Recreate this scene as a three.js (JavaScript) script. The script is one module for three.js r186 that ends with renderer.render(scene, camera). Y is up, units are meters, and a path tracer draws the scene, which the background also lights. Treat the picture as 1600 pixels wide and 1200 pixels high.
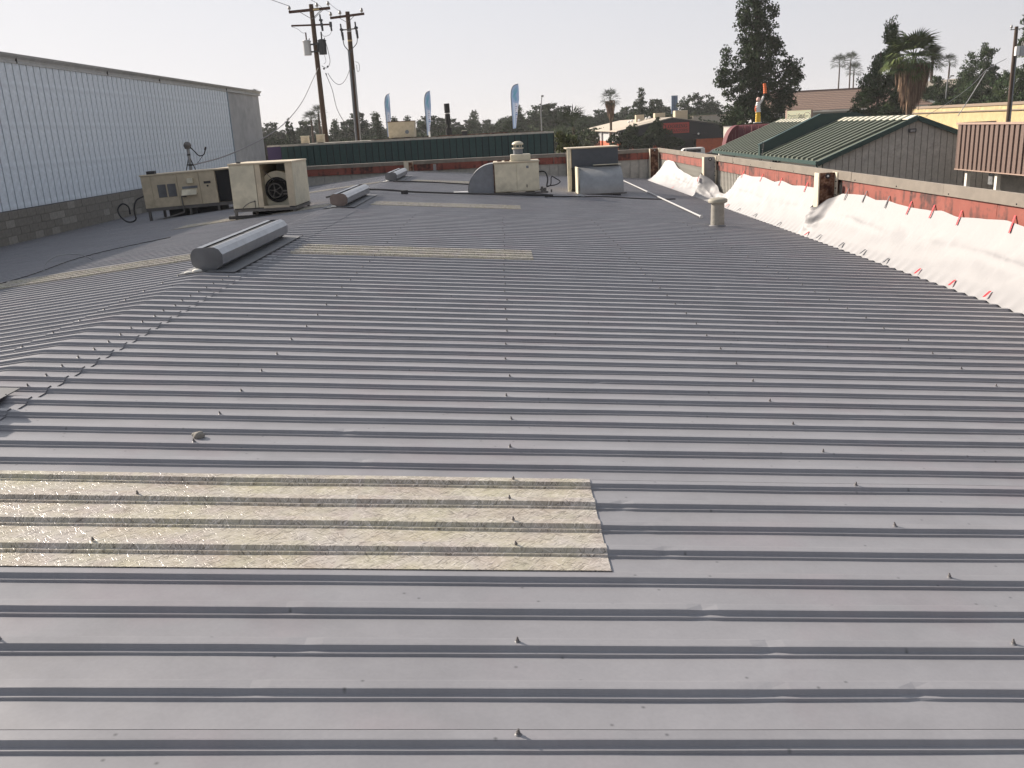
import * as THREE from 'three';
import { mergeGeometries } from 'three/addons/utils/BufferGeometryUtils.js';
import { RoundedBoxGeometry } from 'three/addons/geometries/RoundedBoxGeometry.js';
import { ImprovedNoise } from 'three/addons/math/ImprovedNoise.js';

// ------------------------------------------------------------------ camera, sky, sun, exposure
const scene = new THREE.Scene();
const EYE = new THREE.Vector3(0, 6.2, 0);
const PITCH = 0.27866, YAW = 0.00185, ROLL = 0.05149;
const camera = new THREE.PerspectiveCamera(46.397, 4 / 3, 0.05, 3000);
{
  const F0 = new THREE.Vector3(-Math.sin(YAW), 0, -Math.cos(YAW)), R0 = new THREE.Vector3(Math.cos(YAW), 0, -Math.sin(YAW));
  const U = new THREE.Vector3(0, 1, 0);
  const fw = F0.clone().multiplyScalar(Math.cos(PITCH)).addScaledVector(U, -Math.sin(PITCH));
  const up = U.clone().multiplyScalar(Math.cos(PITCH)).addScaledVector(F0, Math.sin(PITCH));
  camera.position.copy(EYE);
  camera.up.copy(up.multiplyScalar(Math.cos(ROLL)).addScaledVector(R0, Math.sin(ROLL)));
  camera.lookAt(EYE.clone().add(fw));
}
const SUN = new THREE.Vector3(-0.72, 0.5, -0.485).normalize();
{ // hazy morning sky: pale, brighter towards the sun, greyer away from it
  const W = 512, H = 256, d = new Float32Array(W * H * 4);
  const s = new THREE.Vector3();
  for (let j = 0; j < H; j++) for (let i = 0; i < W; i++) {
    const lat = ((j + 0.5) / H - 0.5) * Math.PI, ph = ((i + 0.5) / W - 0.5) * 2 * Math.PI;
    s.set(Math.cos(ph) * Math.cos(lat), Math.sin(lat), Math.sin(ph) * Math.cos(lat));
    const g = Math.acos(Math.min(1, Math.max(-1, s.dot(SUN)))) * 180 / Math.PI;
    const el = Math.max(0, s.y);
    const near = Math.exp(-g / 34), core = Math.exp(-g * g / 220);
    const low = Math.exp(-el * 5);                              // thicker air near the horizon
    let L = 1.07 - 0.0049 * g + 0.8 * core;
    const k = (i + j * W) * 4;
    const r = 0.97 + 0.07 * near + 0.035 * low - 0.16 * (1 - low) * (1 - near), gg = 0.98 - 0.08 * (1 - low) * (1 - near), b = 1.035 - 0.13 * near - 0.04 * low + 0.03 * (1 - low);
    L *= 0.66 * (0.56 + 0.44 * Math.exp(-el * 2.0));
    d[k] = L * r; d[k + 1] = L * gg; d[k + 2] = L * b; d[k + 3] = 1;
  }
  const t = new THREE.DataTexture(d, W, H, THREE.RGBAFormat, THREE.FloatType);
  t.mapping = THREE.EquirectangularReflectionMapping; t.magFilter = THREE.LinearFilter; t.minFilter = THREE.LinearFilter; t.needsUpdate = true;
  scene.background = t; scene.environment = t;
}
const sun = new THREE.DirectionalLight(new THREE.Color().setRGB(1, 0.89, 0.77), 5.0);
sun.position.copy(SUN).multiplyScalar(120).add(new THREE.Vector3(0, 0, -20));
sun.target.position.set(0, 4, -20); scene.add(sun, sun.target);
sun.castShadow = true; sun.shadow.radius = 1.6; sun.shadow.mapSize.set(4096, 4096);
Object.assign(sun.shadow.camera, { left: -90, right: 90, top: 90, bottom: -90, near: 1, far: 400 });
scene.fog = new THREE.FogExp2(new THREE.Color().setRGB(0.80, 0.80, 0.80), 0.00028);
const renderer = new THREE.WebGLRenderer({ antialias: true });
renderer.toneMapping = THREE.LinearToneMapping;
renderer.toneMappingExposure = 1.76;
renderer.shadowMap.enabled = true;

// ------------------------------------------------------------------ helpers
let seed = 7;
function rnd() { seed = (seed * 1664525 + 1013904223) >>> 0; return seed / 4294967296; }
const rr = (a, b) => a + (b - a) * rnd();
const IN = new ImprovedNoise();
const nz = (x, y, z = 0.5) => IN.noise(x, y, z);
const fbm = (x, y, z = 0.5, o = 4) => { let s = 0, a = 0.5, f = 1; for (let i = 0; i < o; i++) { s += a * nz(x * f, y * f, z + i * 7.3); a *= 0.5; f *= 2.03; } return s; };
const V = (x, y, z) => new THREE.Vector3(x, y, z);
const used = new Map();
function numbered(n) { const k = used.get(n) || 0; used.set(n, k + 1); return k ? n + '_' + String(k).padStart(3, '0') : n; }
function shade(o) { o.traverse((m) => { if (m.isMesh) { m.castShadow = true; m.receiveShadow = true; } }); return o; }
function thing(name, label, category, pos = [0, 0, 0], group) {
  const o = new THREE.Group(); o.name = numbered(name); o.position.set(...pos); o.userData = { label, category };
  if (group) o.userData.group = group; scene.add(o); return o;
}
function part(name, geos, m, parent) {
  const g = Array.isArray(geos) ? (geos.length > 1 ? mergeGeometries(geos.map(plain), false) : geos[0]) : geos;
  const o = new THREE.Mesh(g, m); o.name = name; o.castShadow = o.receiveShadow = true; parent.add(o); return o;
}
function solo(name, geos, m, label, category, group, pos) { const o = part(numbered(name), geos, m, scene); o.userData = { label, category }; if (group) o.userData.group = group; if (pos) o.position.set(...pos); return o; }
function plain(g) { let q = g.index ? g.toNonIndexed() : g; for (const k of Object.keys(q.attributes)) if (!['position', 'normal', 'uv'].includes(k)) q.deleteAttribute(k); return q; }
function structure(o) { o.userData.kind = 'structure'; delete o.userData.category; return o; }
function copyOf(o, pos, label, ry = 0, sc = 1, group) {
  const c = o.clone(); c.name = numbered(o.userData.baseName || o.name.replace(/_\d{3}$/, '')); c.userData = { label, category: o.userData.category };
  if (group || o.userData.group) c.userData.group = group || o.userData.group;
  c.position.set(...pos); c.rotation.y = ry; if (Array.isArray(sc)) c.scale.set(...sc); else c.scale.setScalar(sc); scene.add(c); return c;
}
const bx = (x0, x1, y0, y1, z0, z1) => { const g = new THREE.BoxGeometry(x1 - x0, y1 - y0, z1 - z0); uvBox(g); g.translate((x0 + x1) / 2, (y0 + y1) / 2, (z0 + z1) / 2); return g; };
const rb = (x0, x1, y0, y1, z0, z1, r = 0.012) => { const g = new RoundedBoxGeometry(x1 - x0, y1 - y0, z1 - z0, 2, r).toNonIndexed(); g.translate((x0 + x1) / 2, (y0 + y1) / 2, (z0 + z1) / 2); uvBox(g); return g; };
function uvBox(g) { // uv in metres by dominant normal
  const p = g.attributes.position, n = g.attributes.normal, u = new Float32Array(p.count * 2);
  for (let i = 0; i < p.count; i++) {
    const ax = Math.abs(n.getX(i)), ay = Math.abs(n.getY(i)), az = Math.abs(n.getZ(i));
    if (ay >= ax && ay >= az) { u[i * 2] = p.getX(i); u[i * 2 + 1] = p.getZ(i); } else if (ax >= az) { u[i * 2] = p.getZ(i); u[i * 2 + 1] = p.getY(i); } else { u[i * 2] = p.getX(i); u[i * 2 + 1] = p.getY(i); }
  }
  g.setAttribute('uv', new THREE.BufferAttribute(u, 2)); return g;
}
function rod(a, b, r, seg = 8, r2 = r) { // cylinder from a to b
  const A = V(...a), B = V(...b), L = A.distanceTo(B); const g = new THREE.CylinderGeometry(r2, r, L, seg);
  g.applyQuaternion(new THREE.Quaternion().setFromUnitVectors(V(0, 1, 0), B.clone().sub(A).normalize())); g.translate((A.x + B.x) / 2, (A.y + B.y) / 2, (A.z + B.z) / 2); return g;
}
function bar(a, b, w, h) { // square bar from a to b
  const A = V(...a), B = V(...b), L = A.distanceTo(B); const g = new THREE.BoxGeometry(w, L, h); uvBox(g);
  g.applyQuaternion(new THREE.Quaternion().setFromUnitVectors(V(0, 1, 0), B.clone().sub(A).normalize())); g.translate((A.x + B.x) / 2, (A.y + B.y) / 2, (A.z + B.z) / 2); return g;
}
function ribbon(a, b, w, th = 0.004) { // flat strip from a to b, its width along z
  const A = V(...a), B = V(...b), d = B.clone().sub(A), L = d.length(); d.normalize(); const wz = V(0, 0, 1).addScaledVector(d, -d.z).normalize(), n = wz.clone().cross(d).normalize();
  const g = new THREE.BoxGeometry(w, L, th); g.applyMatrix4(new THREE.Matrix4().makeBasis(wz, d, n)); g.translate((A.x + B.x) / 2, (A.y + B.y) / 2, (A.z + B.z) / 2); return g;
}
function tube(pts, r, seg = 24, rs = 6) { return new THREE.TubeGeometry(new THREE.CatmullRomCurve3(pts.map((p) => V(...p))), seg, r, rs, false); }
function prism(pts, z0, z1, bevel = 0) { // outline in x,y extruded along z
  const s = new THREE.Shape(pts.map((p) => new THREE.Vector2(p[0], p[1])));
  const g = new THREE.ExtrudeGeometry(s, { depth: z1 - z0 - 2 * bevel, bevelEnabled: bevel > 0, bevelSize: bevel, bevelThickness: bevel, bevelSegments: 2, bevelOffset: -bevel }); g.translate(0, 0, z0 + bevel); return uvBox(g);
}
function swapXZ(g) { g.rotateY(-Math.PI / 2); return g; } // x->z
function sag(a, b, drop, n = 14) { const o = []; for (let i = 0; i <= n; i++) { const t = i / n; o.push([a[0] + (b[0] - a[0]) * t, a[1] + (b[1] - a[1]) * t - drop * 4 * t * (1 - t), a[2] + (b[2] - a[2]) * t]); } return o; }

// ------------------------------------------------------------------ textures and materials
function tex(n, fn, rep = 1, srgb = true) { // fn(u,v) -> [r,g,b] 0..1, tiles
  const d = new Uint8Array(n * n * 4);
  for (let j = 0; j < n; j++) for (let i = 0; i < n; i++) { const c = fn(i / n, j / n), k = (i + j * n) * 4; for (let q = 0; q < 3; q++) d[k + q] = Math.max(0, Math.min(255, c[q] * 255)); d[k + 3] = 255; }
  const t = new THREE.DataTexture(d, n, n); t.wrapS = t.wrapT = THREE.RepeatWrapping; t.magFilter = THREE.LinearFilter; t.minFilter = THREE.LinearMipmapLinearFilter; t.generateMipmaps = true; t.anisotropy = 8; t.repeat.set(rep, rep);
  if (srgb) t.colorSpace = THREE.SRGBColorSpace; t.needsUpdate = true; return t;
}
// tileable fbm
const tf = (u, v, f, s = 0, o = 4) => { let a = 0, w = 0.5, q = f; for (let i = 0; i < o; i++) { const A = nz(u * q, v * q, s + i), B = nz((u - 1) * q, v * q, s + i), C = nz(u * q, (v - 1) * q, s + i), D = nz((u - 1) * q, (v - 1) * q, s + i); const U = u, W = v; a += w * ((A * (1 - U) + B * U) * (1 - W) + (C * (1 - U) + D * U) * W); w *= 0.5; q *= 2; } return a; };
const grainT = tex(256, (u, v) => { const g = 0.93 + 0.16 * tf(u, v, 8, 3) + (rnd() - 0.5) * 0.05; return [g, g, g]; }, 1);
const mottleT = tex(256, (u, v) => { const a = tf(u, v, 5, 11), b = tf(u, v, 16, 23); const g = 0.88 + 0.22 * a + 0.14 * b; return [g, g, g]; }, 0.5);
const roofT = tex(512, (u, v) => { const a = tf(u, v, 4, 31), b = tf(u, v, 13, 5), c = tf(u, v, 40, 9, 2); const warm = Math.max(0, tf(u, v, 6, 77) - 0.06) * 0.55; const speck = rnd() < 0.0006 ? 0.35 : 0; const g = 0.93 + 0.13 * a + 0.10 * b + 0.07 * c + (rnd() - 0.5) * 0.03 - speck; return [g + warm * 0.16, g - warm * 0.10, g - warm * 0.06]; }, 0.25);
const roofR = tex(256, (u, v) => { const g = 0.62 + 0.25 * tf(u, v, 5, 41) + 0.18 * tf(u, v, 20, 42); return [1, g, 0]; }, 0.3, false);
const rustT = tex(256, (u, v) => { const a = tf(u, v, 5, 51), b = tf(u, v, 20, 52); const k = Math.min(1, Math.max(0, 0.62 + a * 1.6 + b * 0.8)); return [0.42 - 0.2 * k + b * 0.15 + (1 - k) * 0.35, 0.33 - 0.21 * k + b * 0.1 + (1 - k) * 0.35, 0.30 - 0.22 * k + (1 - k) * 0.3]; }, 1.3);
const redT = tex(512, (u, v) => { // faded red steel with dark runs of grime
  const col = tf(u, 0.3, 9, 61), col2 = tf(u, 0.7, 26, 62), a = tf(u, v, 6, 63), f = tf(u, v, 30, 64);
  const dark = Math.min(1, Math.max(0, (col * 1.5 + col2 * 0.9 + a * 0.9 + f * 0.7 - 0.04) * 2.6)); const pale = Math.max(0, -a + f * 0.4) * 0.16;
  return [(0.62 + pale) * (1 - dark) + 0.33 * dark, (0.36 + pale) * (1 - dark) + 0.23 * dark, (0.32 + pale) * (1 - dark) + 0.22 * dark];
}, 0.35);
const fibreC = (() => { // fibreglass sheet: short pale strands set in a yellowish resin
  const n = 1024, c = document.createElement('canvas'); c.width = c.height = n; const g = c.getContext('2d');
  g.fillStyle = 'rgb(192,188,174)'; g.fillRect(0, 0, n, n);
  for (let i = 0; i < 260; i++) { const x = rnd() * n, y = rnd() * n, r = 40 + rnd() * 90; const q = g.createRadialGradient(x, y, 0, x, y, r); const cc = rnd() < 0.5 ? '200,196,160' : (rnd() < 0.5 ? '176,160,148' : '186,186,154'); q.addColorStop(0, 'rgba(' + cc + ',0.35)'); q.addColorStop(1, 'rgba(' + cc + ',0)'); g.fillStyle = q; g.fillRect(x - r, y - r, 2 * r, 2 * r); }
  for (let i = 0; i < 9500; i++) { const x = rnd() * n, y = rnd() * n, l = 14 + rnd() * 34, a = (rnd() < 0.65 ? 0.75 : -0.6) + (rnd() - 0.5) * 0.9; const k = rnd(); g.strokeStyle = k < 0.62 ? 'rgba(255,252,238,' + (0.3 + rnd() * 0.55) + ')' : 'rgba(70,64,54,' + (0.2 + rnd() * 0.4) + ')'; g.lineWidth = 0.8 + rnd() * 1.5; g.beginPath(); g.moveTo(x, y); g.lineTo(x + l * Math.cos(a), y + l * Math.sin(a)); g.stroke(); }
  for (let i = 0; i < 160; i++) { g.fillStyle = 'rgba(60,54,46,' + (0.3 + rnd() * 0.4) + ')'; g.beginPath(); g.arc(rnd() * n, rnd() * n, 0.8 + rnd() * 1.8, 0, 7); g.fill(); }
  return c;
})();
function canvasTex(c, rep) { const t = new THREE.CanvasTexture(c); t.colorSpace = THREE.SRGBColorSpace; t.wrapS = t.wrapT = THREE.RepeatWrapping; if (rep) t.repeat.set(rep, rep); t.anisotropy = 8; return t; }
const fibreT = canvasTex(fibreC, 0.95);
const fibreB = new THREE.CanvasTexture(fibreC); fibreB.wrapS = fibreB.wrapT = THREE.RepeatWrapping; fibreB.repeat.set(0.95, 0.95);
const blockT = tex(256, (u, v) => { const a = tf(u, v, 8, 71), b = tf(u, v, 60, 72, 2); const g = 0.84 + 0.2 * a + 0.22 * b; return [g, g * 0.985, g * 0.96]; }, 1.4);
const concT = tex(512, (u, v) => { const a = tf(u, v, 4, 81), b = tf(u, v, 12, 82), s = tf(u, 0.2, 22, 83) * 0.5; const g = 0.9 + 0.22 * a + 0.14 * b + 0.08 * s; return [g, g * 0.995, g * 0.985]; }, 0.2);
const woodT = tex(256, (u, v) => { const g = 0.8 + 0.5 * tf(u, v * 0.06, 34, 91) + 0.2 * tf(u, v, 8, 92); return [g, g * 0.98, g * 0.96]; }, 1);
function M(r, g, b, rough = 0.8, o = {}) { const m = new THREE.MeshStandardMaterial({ roughness: rough, metalness: 0, side: THREE.DoubleSide, ...o }); m.color.setRGB(r, g, b); return m; }
const mat = {
  roof: new THREE.MeshPhysicalMaterial({ roughness: 0.6, roughnessMap: roofR, map: roofT, side: THREE.DoubleSide, ior: 1.65 }),
  sky: new THREE.MeshPhysicalMaterial({ roughness: 0.32, map: fibreT, bumpMap: fibreB, bumpScale: 0.0042, side: THREE.DoubleSide, ior: 1.65 }),
  screw: M(0.16, 0.15, 0.15, 0.5, { metalness: 0.3 }), washer: M(0.14, 0.138, 0.145, 0.5), sealant: M(0.72, 0.70, 0.64, 0.7),
  ventGrey: M(0.33, 0.35, 0.38, 0.32, { metalness: 0.65, map: grainT }), ventEnd: M(0.16, 0.165, 0.175, 0.6, { map: mottleT }), ventRust: M(0.5, 0.42, 0.38, 0.8, { map: rustT }),
  slot: M(0.02, 0.02, 0.022, 0.9),
  cream: M(0.78, 0.72, 0.55, 0.5, { map: mottleT }), cream2: M(0.66, 0.56, 0.40, 0.55, { map: mottleT }), creamWarm: M(0.70, 0.60, 0.44, 0.5, { map: mottleT }),
  galv: M(0.36, 0.37, 0.38, 0.42, { metalness: 0.55, map: mottleT }), galvDark: M(0.22, 0.24, 0.27, 0.5, { metalness: 0.3, map: mottleT }), darkPanel: M(0.075, 0.085, 0.10, 0.6, { map: grainT }),
  black: M(0.012, 0.012, 0.014, 0.75), dark: M(0.035, 0.034, 0.036, 0.7), rubber: M(0.018, 0.018, 0.02, 0.55), steel: M(0.16, 0.15, 0.14, 0.6, { map: mottleT }),
  pvc: M(0.42, 0.42, 0.42, 0.4), capTan: M(0.26, 0.225, 0.185, 0.55, { map: mottleT }), capGrey: M(0.18, 0.175, 0.18, 0.5, { map: mottleT }),
  red: M(0.68, 0.62, 0.57, 0.8, { map: redT }), beamDark: M(0.24, 0.15, 0.155, 0.8, { map: redT }), rust: M(0.95, 0.78, 0.66, 0.85, { map: rustT }), creamPost: M(0.78, 0.70, 0.55, 0.55, { map: mottleT }), greyPost: M(0.36, 0.36, 0.36, 0.6, { map: mottleT }),
  panelWhite: M(0.52, 0.50, 0.45, 0.6, { map: mottleT }), panelGrey: M(0.34, 0.35, 0.36, 0.6, { map: mottleT }),
  plastic: new THREE.MeshPhysicalMaterial({ roughness: 0.58, side: THREE.DoubleSide, transmission: 0.2, thickness: 0, ior: 1.45 }),
  tapeRed: M(0.72, 0.03, 0.04, 0.45), tapeGrey: M(0.09, 0.09, 0.10, 0.4),
  siding: M(0.83, 0.90, 0.97, 0.5, { map: grainT }), sidingGap: M(0.12, 0.13, 0.15, 0.8), coping: M(0.62, 0.62, 0.60, 0.6, { map: mottleT }), block: M(0.32, 0.305, 0.28, 0.95, { map: blockT }), blockLight: M(0.43, 0.415, 0.385, 0.95, { map: blockT }), mortar: M(0.22, 0.21, 0.195, 0.95), conc: M(0.56, 0.56, 0.565, 0.9, { map: concT }), trimBlue: M(0.26, 0.32, 0.38, 0.6),
  greenPanel: M(0.022, 0.065, 0.064, 0.55, { map: grainT }), greenPanel2: M(0.019, 0.056, 0.058, 0.55, { map: grainT }), greenGap: M(0.006, 0.012, 0.013, 0.8), purple: M(0.045, 0.028, 0.09, 0.6), membrane: M(0.62, 0.58, 0.50, 0.8, { map: mottleT }),
  wood: M(0.115, 0.075, 0.055, 0.85, { map: woodT }), woodArm: M(0.10, 0.05, 0.038, 0.85, { map: woodT }), porcelain: M(0.30, 0.29, 0.28, 0.35), canGrey: M(0.42, 0.43, 0.44, 0.45), canDark: M(0.03, 0.032, 0.038, 0.5), wire: M(0.10, 0.10, 0.11, 0.6), wireThick: M(0.20, 0.19, 0.19, 0.6),
  asphalt: M(0.055, 0.054, 0.055, 0.95, { map: mottleT }), earth: M(0.20, 0.17, 0.125, 0.95, { map: mottleT }),
  tanWall: M(0.48, 0.40, 0.30, 0.85, { map: concT }), orange: M(0.62, 0.13, 0.045, 0.75, { map: mottleT }), navy: M(0.009, 0.010, 0.016, 0.7), lightWall: M(0.42, 0.42, 0.42, 0.8), roofTan: M(0.60, 0.52, 0.42, 0.75, { map: mottleT }),
  roofGreen: M(0.125, 0.145, 0.108, 0.6, { map: mottleT }), greenTrim: M(0.014, 0.045, 0.040, 0.5), gableWall: M(0.54, 0.50, 0.44, 0.75, { map: mottleT }), ridgeCap: M(0.62, 0.58, 0.47, 0.6), brown: M(0.165, 0.108, 0.088, 0.7, { map: grainT }), brownTrim: M(0.34, 0.24, 0.19, 0.65), maroon: M(0.10, 0.010, 0.016, 0.7), maroonRib: M(0.24, 0.09, 0.09, 0.7),
  yellow: M(0.60, 0.48, 0.26, 0.85, { map: concT }), yellowTrim: M(0.25, 0.19, 0.14, 0.8), shingle: M(0.37, 0.25, 0.19, 0.9, { map: mottleT }), shingle2: M(0.23, 0.15, 0.115, 0.9, { map: mottleT }), whiteTrim: M(0.74, 0.70, 0.62, 0.7), white: M(0.78, 0.77, 0.75, 0.5), glassDark: M(0.03, 0.035, 0.04, 0.15), blueTower: M(0.13, 0.19, 0.30, 0.4), bark: M(0.10, 0.075, 0.055, 0.95, { map: woodT }), palmBark: M(0.17, 0.125, 0.095, 0.95, { map: woodT }), deadFrond: M(1, 1, 1, 0.95, { vertexColors: true }), leaf: new THREE.MeshPhysicalMaterial({ roughness: 0.85, specularIntensity: 0.25, vertexColors: true, side: THREE.DoubleSide }), rock: M(0.34, 0.33, 0.31, 0.95, { map: blockT }),
};
mat.capTan2 = M(0.40, 0.37, 0.30, 0.6, { map: mottleT }); mat.ventBrown = M(0.24, 0.185, 0.16, 0.8, { map: mottleT }); mat.pipeGrey = M(0.33, 0.31, 0.27, 0.6, { map: mottleT }); mat.roof.color.setRGB(0.268, 0.266, 0.284); mat.sky.color.setRGB(0.75, 0.72, 0.765); mat.plastic.color.setRGB(0.33, 0.325, 0.33);

// ------------------------------------------------------------------ the ground
{
  const g = new THREE.PlaneGeometry(3000, 3000, 1, 1).rotateX(-Math.PI / 2); uvBox(g);
  const o = part('ground', g, mat.earth, scene); structure(o); o.userData.label = 'dry open ground stretching to the tree line';
  const a = part('parking_lot', bx(8, 120, -0.05, 0.004, -230, 40), mat.asphalt, scene); structure(a); a.userData.label = 'grey asphalt yard between the neighbouring buildings';
}

// ------------------------------------------------------------------ the metal roof we stand on
const XR = -3.23, XE = 5.07, XW = -12.4, SL = 1 / 12, SLL = 0.095, PITCHW = 0.2286, SK = 0.033;
const Y0 = 6.2 - 1.591 - 0.03;                                    // pan level at x = 0
const roofY = (x) => (x >= XR ? Y0 - SL * x : Y0 - SL * XR + SLL * (x - XR));
const edgeZ = (i) => -3.03 - 0.9144 * i;                          // near edge of panel i at x = 0.335
const shear = (x) => -SK * (x - 0.335);
const PROFILE = [[0, 0.030], [0.006, 0.0304], [0.036, 0.0304], [0.042, 0.0298], [0.0490, 0.0155], [0.0500, 0.0147], [0.0660, 0.0142], [0.0667, 0.0134], [0.0692, 0.0060], [0.135, 0.0062], [0.2014, 0.0060], [0.2039, 0.0134], [0.2046, 0.0142], [0.2206, 0.0147], [0.2216, 0.0155], [0.2278, 0.0290]];
const DENTS = [[-0.835, -2.289], [-0.717, -2.523], [-0.836, -2.744], [0.705, -2.321], [1.181, -2.328], [0.617, -2.782], [0.443, -3.673], [0.485, -3.436], [0.58, -3.223], [0.785, -2.567], [-0.754, -4.132], [-0.913, -4.564], [-1.926, -5.055], [2.2, -4.1], [2.05, -3.66]];
for (let i = 0; i < 46; i++) DENTS.push([rr(-2.6, 4.8), rr(-5, -15)]);
function roofSheet(x0, x1, i, nx, lift = 0, over = 0, yf = roofY, rough = 1) {
  const prof = []; for (let k = 0; k < 4; k++) for (const [d, h] of PROFILE) prof.push([k * PITCHW + d, h]); prof.push([4 * PITCHW, 0.030]); if (over) { prof.push([4 * PITCHW + over, 0.030]); }
  const zf = edgeZ(i) - 0.9144, n = prof.length, P = [], UV = [], I = [], jy = rr(-0.0006, 0.0006), uo = rr(0, 7);
  for (let a = 0; a <= nx; a++) {
    let x = x0 + (x1 - x0) * a / nx; if (x0 < XR && x1 > XR) { const m = Math.round(nx * (XR - x0) / (x1 - x0)); x = a <= m ? x0 + (XR - x0) * a / m : XR + (x1 - XR) * (a - m) / (nx - m); }
    for (let b = 0; b < n; b++) {
      let z = zf + prof[b][0] + shear(x), y = yf(x) + prof[b][1] + lift + jy, h = prof[b][1];
      z += rough * 0.0016 * nz(x * 1.3, z * 2.2, 3) * (h > 0.01 ? 1 : 0.4);
      y += rough * (h < 0.01 ? 0.0036 : 0.0012) * nz(x * 1.1, z * 3.1, 9) + rough * 0.0007 * nz(x * 5, z * 7, 4);
      if (h > 0.012) for (const [dx, dz] of DENTS) { const ex = x - dx, ez = z - dz; if (Math.abs(ex) < 0.09 && Math.abs(ez) < 0.075) { const w = Math.exp(-(ex * ex) / 0.0007) * Math.exp(-Math.pow(ez - 0.004, 2) / 0.0012); y -= 0.006 * w * (h / 0.03); z -= 0.007 * w; } }
      P.push(x, y, z); UV.push(x + uo * 0.37, z + uo);
    }
  }
  for (let a = 0; a < nx; a++) for (let b = 0; b < n - 1; b++) { const p = a * n + b, q = p + n; I.push(p, p + 1, q, q, p + 1, q + 1); }
  const g = new THREE.BufferGeometry(); g.setAttribute('position', new THREE.Float32BufferAttribute(P, 3)); g.setAttribute('uv', new THREE.Float32BufferAttribute(UV, 2)); g.setIndex(I);
  const f = g.toNonIndexed(); f.computeVertexNormals(); return f;
}
const roof = new THREE.Group(); roof.name = 'metal_roof'; roof.userData = { kind: 'structure', label: 'grey painted ribbed metal roof with low ridge' }; scene.add(roof);
const SKY_R = [0, 9, 17, 26], SKY_L = [0, 9, 17, 26];
const LAPR = -2.78, LAPL = -3.56, SKX = 0.335, SKX0 = -2.72, SKL0 = -3.64, SKL1 = -6.75;
for (let i = -7; i <= 31; i++) {
  const nearby = i <= 8, step = nearby ? 0.055 : 0.35;
  const N = (a, b) => Math.max(2, Math.round(Math.abs(b - a) / step));
  part('roof_panel', roofSheet(XR, XE, i, N(XR, XE)), mat.roof, roof);
  part('roof_panel', roofSheet(XR, XW, i, Math.round(N(XR, XW) * (nearby ? 0.4 : 1))), mat.roof, roof);
  { // formed ridge cap, lapped over both slopes
    const yf = (x) => { const t = Math.min(1, Math.abs(x - XR) / 0.05); return roofY(x) - 0.0015 * (1 - t) * (1 - t); };
    const cap = part('ridge_cap', roofSheet(LAPL, LAPR, i, nearby ? 26 : 10, 0.0055, 0, yf, 1.2), mat.roof, roof);
    for (const x of [LAPR - 0.13, LAPL + 0.05]) if (i <= 10) for (let k = 0; k < 4; k++) if (x > XR || k % 2) addScrew(x + rr(-0.012, 0.012), edgeZ(i) - 0.9144 + 0.021 + k * PITCHW, 0.0055, cap);
  }
  if (SKY_R.includes(i)) { const s = part('skylight_panel', roofSheet(SKX0, SKX, i, nearby ? 60 : 30, 0.005, 0, roofY, 1.6), mat.sky, roof); s.userData.label = 'translucent yellowish fibreglass skylight panel'; if (i === 0) for (const x of [-1.65, -0.035]) for (let k = 0; k < 4; k++) if (x > -1 || k % 2 === 1) addScrew(x + rr(-0.01, 0.02), edgeZ(i) - 0.9144 + 0.021 + k * PITCHW, 0.005, s, true); }
  if (SKY_L.includes(i)) { const s = part('skylight_panel', roofSheet(SKL0, SKL1, i, 30, 0.009, 0, roofY, 1.6), mat.sky, roof); s.userData.label = 'translucent yellowish fibreglass skylight panel on far slope'; }
}
var screwG, washG;
function addScrew(x, z, lift, parent, darkOnly) {
  if (!screwG) { screwG = mergeGeometries([plain(new THREE.CylinderGeometry(0.0028, 0.0042, 0.009, 6).translate(0, 0.0125, 0)), plain(new THREE.CylinderGeometry(0.0058, 0.0062, 0.006, 6).translate(0, 0.006, 0))]); washG = new THREE.CylinderGeometry(0.0065, 0.0125, 0.005, 10).translate(0, 0.002, 0); }
  const zz = z + shear(x), y = roofY(x) + 0.030 + lift;
  const s = new THREE.Mesh(screwG, mat.screw); s.name = 'screw'; s.position.set(x, y, zz); s.rotation.set(rr(-0.25, 0.25), rr(0, 3), rr(-0.25, 0.25)); s.scale.setScalar(1.08); s.castShadow = s.receiveShadow = true; parent.add(s);
  if (!darkOnly) { const w = new THREE.Mesh(washG, mat.washer); w.name = 'screw_washer'; w.position.set(x, y, zz); w.scale.setScalar(0.95); w.castShadow = w.receiveShadow = true; parent.add(w); }
}
for (const x of [-1.65, -0.035, 1.608, 3.29]) for (let q = 0; q < 40; q++) {
  const z = -1.15 - 0.021 - q * 0.4572 - 0.0237; const onSky = SKY_R.some((i) => z < edgeZ(i) + 0.01 && z > edgeZ(i) - 0.92 && x < SKX && i === 0); if (z < -17 || onSky) continue;
  addScrew(x + rr(-0.014, 0.014), edgeZ(-2) + 0.021 - 0.0 + Math.round((z - edgeZ(-2)) / PITCHW) * PITCHW, 0, roof);
}

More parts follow.
